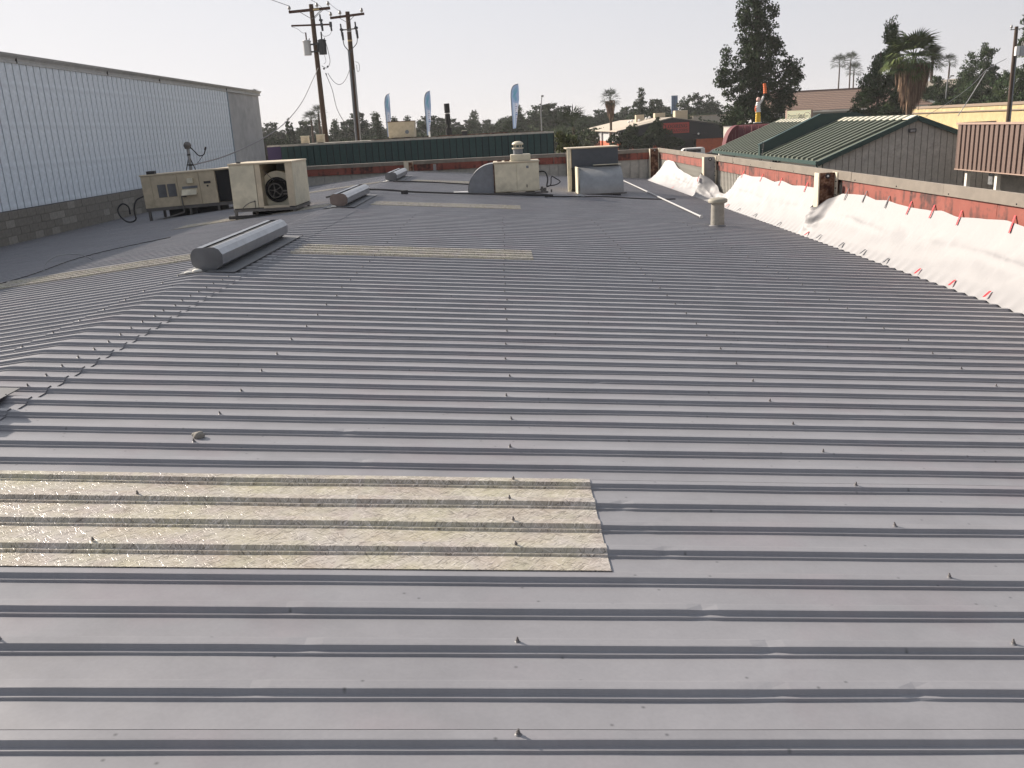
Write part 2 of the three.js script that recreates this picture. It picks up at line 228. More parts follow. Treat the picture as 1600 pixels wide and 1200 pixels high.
// ------------------------------------------------------------------ ridge vents
function ridgeVent(z0, len, label, rusty) {
  const t = thing('ridge_vent', label, 'roof vent', [XR + 0.02, roofY(XR) + 0.035, z0], 'ridge vents along the roof ridge');
  const oct = [[-0.165, 0.07], [-0.105, 0.012], [0.085, 0.008], [0.165, 0.06], [0.172, 0.165], [0.135, 0.222], [0.085, 0.246], [-0.10, 0.246], [-0.145, 0.222], [-0.172, 0.17]];
  const shell = [];
  const strip = (a, b) => { const g = new THREE.BufferGeometry(); const p = []; for (const [u, v] of [[a, 0], [b, 0], [b, 1], [a, 0], [b, 1], [a, 1]]) p.push(u[0], u[1], -0.004 - v * (len - 0.008)); g.setAttribute('position', new THREE.Float32BufferAttribute(p, 3)); g.computeVertexNormals(); uvBox(g); return g; };
  for (let k = 1; k < oct.length; k++) shell.push(k === 7 ? strip([0.085, 0.246], [0.035, 0.240]) : strip(oct[k - 1], oct[k]));
  shell.push(strip(oct[9], oct[0])); shell.push(strip([-0.05, 0.240], [-0.10, 0.246]));
  part('housing', shell, mat.ventGrey, t);
  part('throat', [bx(-0.052, 0.037, 0.12, 0.13, -len + 0.01, -0.01), bx(0.035, 0.037, 0.13, 0.24, -len + 0.01, -0.01), bx(-0.052, -0.05, 0.13, 0.24, -len + 0.01, -0.01)], mat.slot, t);
  part('damper_rail', [bar([-0.02, 0.222, -0.06], [-0.03, 0.222, -len + 0.06], 0.03, 0.012), bx(-0.048, 0.033, 0.226, 0.236, -len * 0.5 - 0.02, -len * 0.5 + 0.02)], mat.dark, t);
  for (const z of [0, -len + 0.004]) part('end_cap', prism(oct, z - 0.004, z, 0), rusty && z === 0 ? mat.ventBrown : mat.ventEnd, t);
  const fl = []; for (const s of [-1, 1]) { const g = bx(0, 0.30, 0, 0.006, -len - 0.16, 0.10); g.rotateZ(-0.075); if (s < 0) { g.scale(-1, 1, 1); flip(g); } g.translate(s * 0.008, 0.004, 0); fl.push(g); }
  part('flashing', fl, mat.ventEnd, t);  // darker metal puts the vent's own shadow into the flashing colour
  part('base_upstand', [bx(-0.10, 0.08, -0.005, 0.02, -len + 0.02, -0.02)], mat.ventEnd, t);
  part('sealant', [new THREE.SphereGeometry(0.045, 8, 6).scale(1.2, 0.5, 0.7).translate(-0.10, 0.012, 0.05), new THREE.SphereGeometry(0.03, 8, 6).scale(1.6, 0.4, 0.7).translate(-0.19, 0.0, 0.06)], mat.sealant, t);
  return t;
}
function flip(g) { const q = g.index; if (q) { const a = q.array; for (let i = 0; i < a.length; i += 3) { const k = a[i]; a[i] = a[i + 1]; a[i + 1] = k; } } g.computeVertexNormals(); }
ridgeVent(-1.72, 3.22, 'grey ridge vent at the left edge, only its flashing corner in view');
ridgeVent(-9.62, 3.05, 'large grey ridge vent nearest the beige blower unit');
ridgeVent(-17.75, 3.05, 'grey ridge vent with rusty brown end cap, middle of the ridge', true);
ridgeVent(-26.4, 3.0, 'smallest looking grey ridge vent near the far parapet');

// ------------------------------------------------------------------ parapets round our roof
function iPost(x0, x1, z, y0, y1, webMat, label) { // steel column, flanges facing the roof
  const t = thing('steel_post', label, 'post', [(x0 + x1) / 2, y0, z], 'steel parapet posts'); const w = (x1 - x0) / 2, h = y1 - y0;
  part('flange', rb(-w, -w + 0.022, 0, h, -0.11, 0.11, 0.004), mat.creamPost, t);
  part('flange', rb(w - 0.022, w, 0, h, -0.11, 0.11, 0.004), mat.creamPost, t);
  part('web', bx(-w + 0.022, w - 0.022, 0, h - 0.004, -0.008, 0.008), webMat, t);
  const e = part('eye_bolt', [new THREE.TorusGeometry(0.032, 0.012, 8, 14).translate(0.02, h - 0.06, 0.02)], mat.dark, t); part('bolt_head', new THREE.SphereGeometry(0.018, 8, 6).translate(0.02, h - 0.06, 0.03), mat.white, e);
  for (let k = 0; k < 4; k++) part('bolt', new THREE.CylinderGeometry(0.012, 0.012, 0.018, 6).rotateZ(Math.PI / 2).translate(w - 0.03, h - 0.15 - k * 0.11, 0.085), mat.dark, t);
  return t;
}
const PZ = [-15.4, -24.2, -33.0];
iPost(5.27, 5.60, PZ[0], 3.6, 5.21, mat.rust, 'cream steel post with rusty web between the white sheets');
iPost(5.27, 5.60, PZ[1], 3.6, 5.20, mat.greyPost, 'grey webbed steel post where the sheet peaks, middle of the right parapet');
iPost(5.27, 5.60, PZ[2], 3.6, 5.22, mat.rust, 'rust brown steel post at the far right parapet corner');
{ // right parapet
  const t = thing('parapet_wall', 'right parapet with tan metal cap and faded red steel band', 'parapet', [5.62, 0, 0]);
  const joints = [4, -2.4, -5.2, -8.4, -11.6, -14.72, -18.7, -22.4, -25.1, -28.9, -33.25];
  for (let k = 0; k < joints.length - 1; k++) { const g = prism([[-0.02, 5.09], [-0.008, 5.09], [-0.006, 5.222], [0.19, 5.165], [0.19, 5.0], [0.202, 5.0], [0.202, 5.176], [-0.004, 5.236], [-0.018, 5.228]], joints[k + 1] + 0.006, joints[k] - 0.004); if (k % 2) g.translate(-0.003, 0.003, 0); part('cap_piece', g, mat.capTan, t); }
  const bands = [4, -6.8, -15.3, -24.1, -33.0];
  for (let k = 0; k < 4; k++) { const a = bands[k + 1] + (k === 3 ? 0.05 : 0.13), b = bands[k] - (k ? 0.13 : 0); const mid = (a + b) / 2 + 0.7; for (const [p, q] of [[a, mid - 0.004], [mid + 0.004, b]]) { const g = bx(0.012, 0.045, 4.855, 5.105, p, q); part('red_band', g, mat.red, t); } }
  const cor = []; for (let z = 4; z > -33.1; z -= 0.15) { cor.push(bx(0.06, 0.075, 3.4, 5.05, z - 0.15, z)); cor.push(bx(0.035, 0.061, 3.4, 5.0, z - 0.05, z)); }
  const c = part('corrugated_lining', cor, mat.panelWhite, t); 
  part('wall_core', bx(0.085, 0.18, 0, 5.12, -33.4, 4), mat.conc, t);
  for (let z = -9.9; z > -33; z -= 1.55) part('cap_screw', new THREE.SphereGeometry(0.012, 6, 5).translate(-0.02, 5.12, z), mat.dark, t);
}
{ // far parapet
  const t = thing('parapet_wall', 'far parapet with dark cap, maroon steel band and grey panels in shade', 'parapet', [0, 0, -33.2]);
  const j = [-12.3, -8.1, -3.4, 1.9, 5.60];
  for (let k = 0; k < 4; k++) part('cap_piece', [bx(j[k] + 0.004, j[k + 1] - 0.004, 5.09, 5.2, 0, 0.012), bx(j[k] + 0.004, j[k + 1] - 0.004, 5.2, 5.214, -0.3, 0.016)], mat.capTan, t);
  const r = [-12.3, -8.0, -3.2, 1.86, 5.5]; for (let k = 0; k < 4; k++) part('red_band', bx(r[k] + 0.01, r[k + 1] - 0.01, 4.855, 5.09, -0.035, -0.004), mat.red, t);
  for (let x = -12.3; x < 5.5; x += 0.325) part('lining_panel', bx(x + 0.012, x + 0.318, 3.4, 5.05, -0.062, -0.045), mat.panelWhite, t);
  part('wall_core', bx(-12.35, 5.9, 0, 5.09, -0.26, -0.085), mat.conc, t);
}
{ // stubs standing at the far end of the roof
  const a = thing('steel_post', 'short cream post with rust patch standing behind the far ridge vent', 'post', [-3.36, 4.5, -33.08], 'steel parapet posts');
  part('flange', bx(-0.17, 0.16, 0, 0.70, 0, 0.02), mat.creamPost, a); part('rust_plate', bx(0.0, 0.15, 0.02, 0.68, 0.02, 0.026), mat.rust, a); part('web', bx(-0.01, 0.01, 0, 0.69, -0.1, 0), mat.rust, a);
  const b = thing('steel_post', 'thin grey post stub on the far roof edge', 'post', [-2.42, 4.6, -32.9], 'steel parapet posts'); part('web', bx(-0.05, 0.05, 0, 0.47, -0.06, 0), mat.greyPost, b); part('foot', bx(-0.11, 0.11, 0.2, 0.24, -0.06, 0.05), mat.greyPost, b);
  const c = thing('steel_post', 'dark steel post beside the left edge of the duct cooler', 'post', [2.42, 4.0, -33.1], 'steel parapet posts'); part('web', bx(-0.10, 0.12, 0, 1.23, -0.03, 0.0), mat.dark, c); part('flange', bx(-0.13, -0.10, 0, 1.23, -0.1, 0.1), mat.capTan, c);
}
{ // far edge of the roof: pale closure strip and left closure
  const t = []; for (const [a, b] of [[XR, XE], [XW, XR]]) { const z = (x) => edgeZ(31) - 0.9144 + shear(x) - 0.02; t.push(bar([a, roofY(a) + 0.045, z(a)], [b, roofY(b) + 0.045, z(b)], 0.05, 0.07)); }
  const o = part('roof_edge_trim', t, mat.galv, roof); o.userData.label = 'pale metal trim along the far roof edge';
  const gut = part('gutter', [bx(5.03, 5.62, 3.55, 3.6, -33.1, 4), bx(5.0, 5.03, 3.55, 4.05, -33.1, 4)], mat.steel, roof); gut.userData.label = 'gutter between roof edge and parapet';
}

// ------------------------------------------------------------------ white plastic sheeting
const TOP = [[3, 4.88], [-4, 4.87], [-9.64, 4.89], [-10.07, 4.925], [-10.58, 4.895], [-11.19, 4.86], [-11.6, 4.90], [-11.89, 4.875], [-12.47, 4.865], [-12.88, 4.875], [-13.3, 4.90], [-13.68, 4.875], [-14.1, 4.915], [-14.55, 4.90], [-15.0, 4.88], [-15.18, 4.80], [-15.3, 4.66], [-15.45, 4.63], [-15.6, 4.72], [-15.8, 4.88], [-16.4, 4.885], [-17.06, 4.88], [-17.7, 4.85], [-18.4, 4.90], [-18.9, 4.85], [-19.75, 4.905], [-20.6, 4.87], [-21.35, 4.89], [-21.7, 4.82], [-22.3, 4.50], [-22.9, 4.33], [-23.4, 4.33], [-23.8, 4.50], [-24.1, 4.74], [-24.25, 4.80], [-24.45, 4.78], [-24.9, 4.70], [-25.7, 4.60], [-26.8, 4.54], [-28, 4.60], [-29.1, 4.68], [-30.2, 4.87], [-31.0, 4.88], [-31.6, 4.84], [-32.3, 4.55], [-33.0, 4.28], [-33.15, 4.24]];
function lerpList(L, z, c) { for (let k = 1; k < L.length; k++) if (z >= L[k][0]) { const a = L[k - 1], b = L[k], t = (a[0] - z) / (a[0] - b[0]), s = t * t * (3 - 2 * t); return a[c] + (b[c] - a[c]) * (0.5 * t + 0.5 * s); } return L[L.length - 1][c]; }
const POSTIN = (z) => Math.max(...PZ.slice(0, 2).map((p) => Math.exp(-Math.pow((z - p) / 0.24, 2))));
function sheetPoint(z, t) {
  const yt = lerpList(TOP, z, 1), pi = POSTIN(z), xt = 5.60 - 0.39 * pi - 0.12 * Math.max(0, (4.85 - yt)) ;
  const xb = 5.055 - 0.012, yb = roofY(5.05) + 0.022 + 0.010 * Math.sin((z / PITCHW) * 2 * Math.PI) * Math.pow(t, 6);
  let x = xt + (xb - xt) * t, y = yt + (yb - yt) * t;
  const sagA = 0.055 * (1 - 0.8 * pi); const bow = Math.sin(Math.PI * t);
  x += sagA * bow * 0.75 * 0.7; y -= sagA * bow * 0.8;
  y += 0.020 * Math.exp(-Math.pow((t - 0.45 - 0.07 * nz(z * 0.4, 2)) / 0.05, 2)) * (0.5 + nz(z * 0.6, 8));
  const ph = z * 2.9 + 1.9 * nz(z * 0.7, 1.5) + 3.2 * t * nz(z * 0.35, 7.7);
  const f = Math.pow(1 - Math.abs(nz(ph, 3.3)) * 1.9, 3);
  const env = Math.sin(Math.PI * Math.min(1, t * 1.15 + 0.06));
  const d = (0.016 * f * (0.4 + nz(z * 0.8, 4.4)) + 0.034 * nz(z * 0.9 + t * 1.3, t * 1.9, 5) + 0.014 * nz(z * 2.6 - t * 2.2, t * 2.5, 15) + 0.006 * Math.pow(Math.max(0, 1 - 2.4 * Math.abs(nz(z * 3.4 + t * 1.8, t * 0.9 - z * 0.3, 21))), 2) + 0.0025 * Math.pow(Math.max(0, 1 - 2.2 * Math.abs(nz(z * 8 - t * 2, t * 1.4, 31))), 2) + 0.004 * nz(z * 9 + t * 3, t * 3, 6)) * Math.max(0, env) * (1 + 1.3 * pi + 1.2 * Math.max(0, 4.85 - yt));
  x -= d * 0.72; y += d * 0.62;
  return [x, y, z + 0.05 * nz(z * 2, t * 4, 11) * bow];
}
{
  const t = thing('plastic_sheet', 'white plastic sheeting draped from the right parapet down to the roof edge', 'plastic sheet');
  function strip(z0, z1, n, m) {
    const P = [], I = []; for (let a = 0; a <= n; a++) for (let b = 0; b <= m; b++) P.push(...sheetPoint(z0 + (z1 - z0) * a / n, b / m));
    for (let a = 0; a < n; a++) for (let b = 0; b < m; b++) { const p = a * (m + 1) + b, q = p + m + 1; I.push(p, q, p + 1, q, q + 1, p + 1); }
    const g = new THREE.BufferGeometry(); g.setAttribute('position', new THREE.Float32BufferAttribute(P, 3)); g.setIndex(I); g.computeVertexNormals(); g.setAttribute('uv', new THREE.Float32BufferAttribute(new Float32Array(P.length / 3 * 2), 2)); return g;
  }
  part('sheet', strip(3, -33.15, 2200, 34), mat.plastic, t);
  const tapes = [[-21.36, 4.90, 1], [-19.79, 4.905, 1], [-18.43, 4.89, 1], [-16.87, 4.89, 1], [-14.84, 4.91, 0], [-14.08, 4.92, 0], [-13.24, 4.905, 0], [-12.5, 4.885, 1], [-11.82, 4.89, 1], [-11.1, 4.88, 1], [-9.92, 4.93, 1], [-8.6, 4.9, 1]];
  for (const [z, y, red] of tapes) { // strip stuck half on the red band, half on the sheet
    const p = sheetPoint(z + 0.04, 0.12); const g = ribbon([5.624, y + 0.06, z - 0.03], [p[0] - 0.012, p[1] + 0.010, p[2]], 0.026); part('tape_strip', g, red ? mat.tapeRed : mat.tapeGrey, t);
  }
  for (const [z, red] of [[-9.35, 1], [-10.12, 1], [-11.0, 1], [-11.95, 0], [-12.75, 0], [-13.6, 0], [-14.6, 0], [-15.15, 1], [-16.75, 0], [-18.4, 0], [-19.7, 0], [-20.7, 1], [-27.4, 1], [-8.2, 1]]) { const p = sheetPoint(z, 0.93); part('tape_strip', [ribbon([p[0] - 0.06, p[1] + 0.004, z + 0.02], [p[0] + 0.03, p[1] + 0.05, z - 0.03], 0.03)], red ? mat.tapeRed : mat.tapeGrey, t); }
  { const p = sheetPoint(-24.2, 0.22), q = sheetPoint(-24.35, 0.5); for (const s of [p, q]) part('tape_strip', ribbon([s[0] - 0.02, s[1] + 0.05, s[2] + 0.03], [s[0] - 0.05, s[1] - 0.06, s[2] + 0.05], 0.05), mat.tapeRed, t); }
}

// ------------------------------------------------------------------ roof top machines
function legs(t, list, w, m) { for (const [x, z, y0, y1] of list) part('leg', bx(x - w, x + w, y0, y1, z - w, z + w), m, t); }
{ // blower unit: open cabinet with the fan scroll showing
  const X0 = -5.48, X1 = -4.22, Z0 = -18.5, Z1 = -19.9, YB = 4.87, YT = 5.77;
  const t = thing('blower_unit', 'open fronted beige blower cabinet showing its round fan', 'air conditioner', [X0, YB, Z0]);
  const W = X1 - X0, D = Z0 - Z1, H = YT - YB; const oL = 0.62, oR = W - 0.14;
  part('front_panel', rb(0, 0.505, 0.02, H - 0.03, -0.03, 0, 0.008), mat.cream, t);
  part('corner_panel', rb(0.513, oL, 0.02, H - 0.03, -0.03, 0, 0.008), mat.creamWarm, t);
  part('corner_panel', rb(oR, W, 0.02, H - 0.03, -0.03, 0, 0.008), mat.creamWarm, t);
  part('sill', rb(oL - 0.01, oR + 0.01, 0.0, 0.05, -0.05, 0.004, 0.006), mat.creamWarm, t);
  part('side_panel', rb(W - 0.02, W + 0.004, 0.02, H - 0.03, -D, -0.034, 0.008), mat.cream, t);
  part('side_panel', rb(-0.004, 0.02, 0.02, H - 0.03, -D, -0.034, 0.008), mat.cream, t);
  part('back_panel', bx(0, W, 0.02, H - 0.03, -D, -D + 0.02), mat.cream2, t);
  part('partition', bx(oL - 0.03, oL - 0.01, 0.02, H - 0.04, -D + 0.03, -0.035), mat.cream2, t);
  part('floor_pan', bx(0.02, W - 0.02, 0.0, 0.02, -D, -0.01), mat.dark, t);
  const lid = part('lid', rb(-0.015, W + 0.015, H - 0.03, H + 0.005, -D - 0.015, 0.018, 0.01), mat.creamWarm, t); part('clamp', [bx(0.15, 0.22, H + 0.005, H + 0.03, -0.12, -0.06)], mat.dark, lid);
  part('lining', bx(oL, W - 0.03, 0.03, H - 0.05, -D + 0.03, -D + 0.04), mat.galv, t);
  const cx = (oL + oR) / 2 - 0.02, cy = 0.36;
  const sc = new THREE.Shape(); for (let k = 0; k <= 40; k++) { const a = k / 40 * Math.PI * 2, r = 0.315 + 0.12 * (k / 40); const px = cx + 0.03 + Math.cos(a - 0.6) * r, py = cy + Math.sin(a - 0.6) * r; if (k === 0) sc.moveTo(px, py); else sc.lineTo(px, py); }
  const hole = new THREE.Path(); hole.absarc(cx, cy - 0.02, 0.215, 0, Math.PI * 2); sc.holes.push(hole);
  const scroll = part('fan_scroll', uvBox(new THREE.ExtrudeGeometry(sc, { depth: 0.3, bevelEnabled: false, curveSegments: 28 }).translate(0, 0, -0.62)), mat.cream, t);
  part('inlet_ring', new THREE.TorusGeometry(0.225, 0.03, 10, 32).translate(cx, cy - 0.02, -0.31), mat.black, scroll);
  part('rotor', new THREE.CylinderGeometry(0.205, 0.205, 0.1, 28).rotateX(Math.PI / 2).translate(cx, cy - 0.02, -0.5), mat.black, scroll);
  const whl = [new THREE.TorusGeometry(0.14, 0.013, 8, 30), new THREE.CylinderGeometry(0.028, 0.028, 0.06, 12).rotateX(Math.PI / 2)]; for (let k = 0; k < 5; k++) whl.push(rod([0, 0, 0], [Math.cos(k * 1.2566 + 0.5) * 0.14, Math.sin(k * 1.2566 + 0.5) * 0.14, 0], 0.012, 6)); whl.forEach((g) => g.translate(cx - 0.03, cy - 0.03, -0.26)); part('pulley_wheel', whl, mat.steel, t);
  part('belt_brace', [rod([oL, H - 0.14, -0.2], [cx - 0.03, cy + 0.16, -0.24], 0.007, 6), bx(cx + 0.13, cx + 0.23, cy - 0.06, cy - 0.03, -0.27, -0.24), bx(cx + 0.13, cx + 0.23, cy - 0.12, cy - 0.09, -0.27, -0.24)], mat.steel, t);
  const fr = part('stand_frame', [bx(-0.01, W + 0.01, -0.05, 0, -0.05, 0.0), bx(-0.01, W + 0.01, -0.05, 0, -D, -D + 0.05), bx(-0.01, 0.04, -0.05, 0, -D + 0.05, -0.05), bx(W - 0.04, W + 0.01, -0.05, 0, -D + 0.05, -0.05)], mat.steel, t);
  const g0 = (x) => roofY(X0 + x) + 0.03 - YB; for (const [x, z] of [[0.03, -0.03], [W - 0.04, -0.03], [0.03, -D + 0.03], [W - 0.04, -D + 0.03], [0.36, -0.4], [0.5, -0.7]]) { part('leg', bx(x - 0.025, x + 0.025, g0(x), -0.05, z - 0.025, z + 0.025), mat.steel, t); }
  part('runner', [bx(-0.12, 0.75, g0(0.4) - 0.02, g0(0.4) + 0.045, -0.06, 0.02), bx(0.25, 1.0, g0(0.6) - 0.0, g0(0.6) + 0.055, -0.55, -0.42)], mat.dark, t);
  part('drain_line', tube([[0.16, -0.02, 0.02], [0.22, 0.05, 0.03], [0.33, 0.12, 0.025], [0.44, 0.15, 0.01]], 0.008, 20, 6), mat.steel, t); part('valve', [new THREE.SphereGeometry(0.016, 8, 6).translate(0.445, 0.15, 0.012), bx(0.44, 0.452, 0.02, 0.15, 0, 0.01)], mat.dark, t);
}
{ // packaged unit behind it
  const X0 = -9.4, Z0 = -24, YB = 4.60;
  const t = thing('package_unit', 'long tan rooftop air conditioner with mesh vents beside the block wall', 'air conditioner', [X0, YB, Z0]); t.rotation.z = 0.036;
  const W = 2.9, H = 0.86, D = 1.15;
  const panels = [[0, 0.25], [0.255, 0.93], [0.936, 1.50], [1.506, 1.93]]; for (const [a, b] of panels) part('panel', rb(a, b, 0.02, H - 0.02, -0.03, 0, 0.008), mat.cream2, t);
  part('condenser_coil', bx(1.94, 2.5, 0.03, H - 0.03, -0.08, -0.06), mat.black, t); part('corner_panel', rb(2.5, W, 0.02, H - 0.02, -0.03, 0, 0.008), mat.cream2, t);
  part('body', [bx(0.004, W - 0.004, 0.02, H - 0.02, -D, -0.09), bx(0.004, 1.93, 0.02, H - 0.02, -0.09, -0.034)], mat.cream2, t);
  const lid = part('lid', rb(-0.02, W + 0.02, H - 0.02, H + 0.02, -D - 0.02, 0.02, 0.01), mat.creamWarm, t);
  part('flue_box', bx(0.17, 0.38, H + 0.02, H + 0.10, -0.16, -0.02), mat.dark, lid);
  for (const [a, b] of [[0.40, 0.62], [0.66, 0.88]]) { const m = part('mesh_vent', bx(a, b, 0.27, 0.60, 0, 0.008), mat.steel, t); const s = []; for (let y = 0.285; y < 0.59; y += 0.03) s.push(bx(a + 0.01, b - 0.01, y, y + 0.012, 0.008, 0.013)); part('slats', s, mat.galvDark, m); }
  part('exhaust_hood', rb(1.22, 1.37, 0.57, 0.70, 0, 0.10, 0.01), mat.cream, t);
  { const g = bx(1.03, 1.42, 0.28, 0.42, 0.0, 0.13), p = g.attributes.position; for (let i = 0; i < p.count; i++) if (p.getY(i) > 0.4 && p.getZ(i) > 0.1) p.setZ(i, 0.03); g.computeVertexNormals(); part('gas_hood', g, mat.cream, t); }
  part('data_plate', bx(1.04, 1.44, 0.44, 0.50, 0, 0.006), mat.galvDark, t);
  part('name_plate', bx(1.62, 1.80, 0.53, 0.59, 0, 0.008), mat.dark, t); part('knob', new THREE.CylinderGeometry(0.022, 0.022, 0.03, 12).rotateX(Math.PI / 2).translate(1.71, 0.47, 0.012), mat.black, t);
  part('stand_frame', [bx(0, W, -0.06, 0.02, -0.07, 0.0), bx(0, W, -0.06, 0.02, -D, -D + 0.07), bx(-0.02, 0.05, -0.07, 0.015, -D + 0.07, -0.07), bx(W - 0.05, W, -0.07, 0.015, -D + 0.07, -0.07)], mat.steel, t);
  const gy = (x) => roofY(X0 + x) + 0.03 - YB - 0.036 * x; for (const [x, z] of [[0.06, -0.05], [1.15, -0.05], [1.9, -0.05], [2.7, -0.05], [0.06, -D + 0.05], [1.4, -D + 0.05], [2.7, -D + 0.05]]) part('leg', bx(x - 0.03, x + 0.03, gy(x) - 0.01, -0.06, z - 0.03, z + 0.03), mat.steel, t);
  part('supply_duct', [bx(0.50, 1.0, gy(0.7), -0.06, -D + 0.1, -0.25), bx(1.25, 1.85, gy(1.5), -0.06, -D + 0.1, -0.25)], mat.dark, t);
  part('gas_riser', [rod([1.0, 0.26, 0.05], [1.0, -0.15, 0.05], 0.018, 8), rod([1.0, -0.15, 0.05], [0.45, -0.27, 0.12], 0.018, 8), rod([1.0, 0.26, 0.05], [1.12, 0.25, 0.03], 0.018, 8)], mat.steel, t);
  solo('flexible_conduit', [tube([[-9.42, 4.95, -24.1], [-9.62, 4.85, -24.0], [-9.7, 4.6, -23.95], [-9.68, 4.36, -23.9], [-9.85, 4.315, -23.85], [-10.05, 4.45, -23.9], [-10.12, 4.65, -23.95], [-10.0, 4.78, -24], [-9.86, 4.70, -24.0], [-9.84, 4.5, -24]], 0.02, 60, 8)], mat.rubber, 'black flexible conduit looped beside the tan air conditioner', 'conduit');
}
{ // mast with service head
  const t = thing('service_mast', 'electrical service mast with domed weatherhead behind the tan air conditioner', 'mast', [-8.76, roofY(-8.76) + 0.03, -26]);
  const h = 6.25 - (roofY(-8.76) + 0.03); part('pipe', rod([0, 0, 0], [0, h - 0.12, 0], 0.042, 12), mat.galv, t);
  const hd = part('weatherhead', [new THREE.SphereGeometry(0.105, 14, 8, 0, 6.3, 0, 1.6).translate(0, h - 0.09, 0), new THREE.CylinderGeometry(0.105, 0.08, 0.09, 14).translate(0, h - 0.135, 0)], mat.steel, t);
  part('brace', [rod([0, h - 0.36, 0], [-0.42, 0.1, 0.1], 0.013, 6)], mat.dark, t); part('brace', [rod([0, h - 0.36, 0], [0.52, 0.1, 0.1], 0.013, 6)], mat.dark, t);
  part('clamp', [new THREE.CylinderGeometry(0.045, 0.045, 0.05, 10).translate(0, h - 0.34, 0), new THREE.CylinderGeometry(0.045, 0.045, 0.05, 10).translate(0, h - 0.62, 0), bx(-0.09, 0.1, h - 0.63, h - 0.60, -0.02, 0.02)], mat.dark, t);
  part('drip_loop', tube([[0.05, h - 0.1, 0.02], [0.18, h - 0.25, 0.03], [0.3, h - 0.38, 0.03], [0.42, h - 0.36, 0.02], [0.5, h - 0.2, 0.02]], 0.016, 24, 6), mat.rubber, t); part('splice', rod([0.48, h - 0.24, 0.02], [0.51, h - 0.15, 0.02], 0.026, 8), mat.rubber, t); part('lead', rod([0.47, h - 0.3, 0.02], [0.22, h - 0.58, 0.02], 0.007, 6), mat.wire, t);
}
{ // first cooler with quarter round duct
  const t = thing('evaporative_cooler', 'cream rooftop cooler with mushroom cap and curved grey duct on its left', 'rooftop cooler', [-0.22, 4.66, -22.6]);
  const W = 1.12, H = 0.735, D = 1.0;
  part('cabinet', rb(0.01, W - 0.01, 0.0, H - 0.03, -D, -0.012, 0.015), mat.cream, t);
  part('front_panel', rb(0.02, 0.555, 0.02, H - 0.05, -0.012, 0, 0.006), mat.cream, t); part('front_panel', rb(0.562, W - 0.02, 0.02, H - 0.05, -0.012, 0, 0.006), mat.cream, t);
  part('lid', rb(-0.012, W + 0.012, H - 0.035, H, -D - 0.01, 0.012, 0.012), mat.creamWarm, t);
  const cb = part('curb', rb(0.43, 0.92, H, H + 0.155, -0.62, -0.12, 0.01), mat.cream, t);
  part('stack', new THREE.CylinderGeometry(0.118, 0.118, 0.17, 24).translate(0.62, H + 0.235, -0.36), mat.galvDark, cb); part('collar', new THREE.CylinderGeometry(0.142, 0.142, 0.028, 24).translate(0.62, H + 0.30, -0.36), mat.cream, cb);
  part('cap_posts', [0, 1, 2, 3].map((k) => rod([0.62 + 0.1 * Math.cos(k * 1.57 + 0.5), H + 0.31, -0.36 + 0.1 * Math.sin(k * 1.57 + 0.5)], [0.62 + 0.1 * Math.cos(k * 1.57 + 0.5), H + 0.38, -0.36 + 0.1 * Math.sin(k * 1.57 + 0.5)], 0.012, 6)), mat.cream, cb);
  part('rain_cap', new THREE.LatheGeometry([[0.0, 0.085], [0.07, 0.08], [0.12, 0.055], [0.142, 0.02], [0.142, 0.0], [0.1, -0.008], [0.0, -0.008]].map((p) => new THREE.Vector2(...p)), 26).translate(0.62, H + 0.385, -0.36), mat.cream, cb);
  part('hatch', [new THREE.TorusGeometry(0.05, 0.012, 6, 16).rotateX(Math.PI / 2).translate(0.15, H + 0.015, -0.25), bx(0.27, 0.40, H, H + 0.03, -0.35, -0.2), rod([0.3, H, -0.3], [0.3, H + 0.1, -0.3], 0.005, 5)], mat.ventRust, t);
  part('badge', bx(0.80, 0.86, 0.56, 0.62, 0, 0.004), mat.galvDark, t); part('scratch_mark', bx(0.79, 0.81, 0.10, 0.17, 0, 0.004), mat.dark, t);
  // duct: side cheeks and curved skin
  const arc = []; for (let k = 0; k <= 20; k++) { const a = k / 20 * Math.PI / 2; arc.push([-0.66 * Math.cos(a), -0.02 + 0.72 * Math.pow(Math.sin(a), 0.9)]); }
  const ck = [...arc, [0, -0.02]]; for (const z of [-0.075, -0.80]) part('duct_cheek', prism(ck, z, z + 0.015), mat.galvDark, t);
  const P = [], I = []; arc.forEach(([x, y], k) => { P.push(x * 1.01, y + 0.008, -0.045, x * 1.01, y + 0.008, -0.815); if (k) { const q = k * 2; I.push(q - 2, q - 1, q, q, q - 1, q + 1); } }); const sk = new THREE.BufferGeometry(); sk.setAttribute('position', new THREE.Float32BufferAttribute(P, 3)); sk.setIndex(I); sk.computeVertexNormals(); const sk2 = sk.toNonIndexed(); uvBox(sk2); part('duct_skin', sk2, mat.galv, t);
  part('stand_rail', [bx(-0.66, W + 0.2, -0.06, -0.015, -0.05, 0.03), bx(-0.66, W + 0.2, -0.06, -0.015, -D, -D + 0.08)], mat.steel, t);
  for (const [x, z] of [[-0.1, -0.02], [0.9, -0.02], [-0.1, -D + 0.05], [0.9, -D + 0.05]]) part('support_block', bx(x - 0.12, x + 0.12, roofY(-0.22 + x) + 0.03 - 4.66 - 0.004, -0.06, z - 0.06, z + 0.06), mat.dark, t);
  part('rust_gasket', bx(-0.012, 0.012, 0.0, H - 0.06, -0.85, 0.0), mat.ventRust, t);
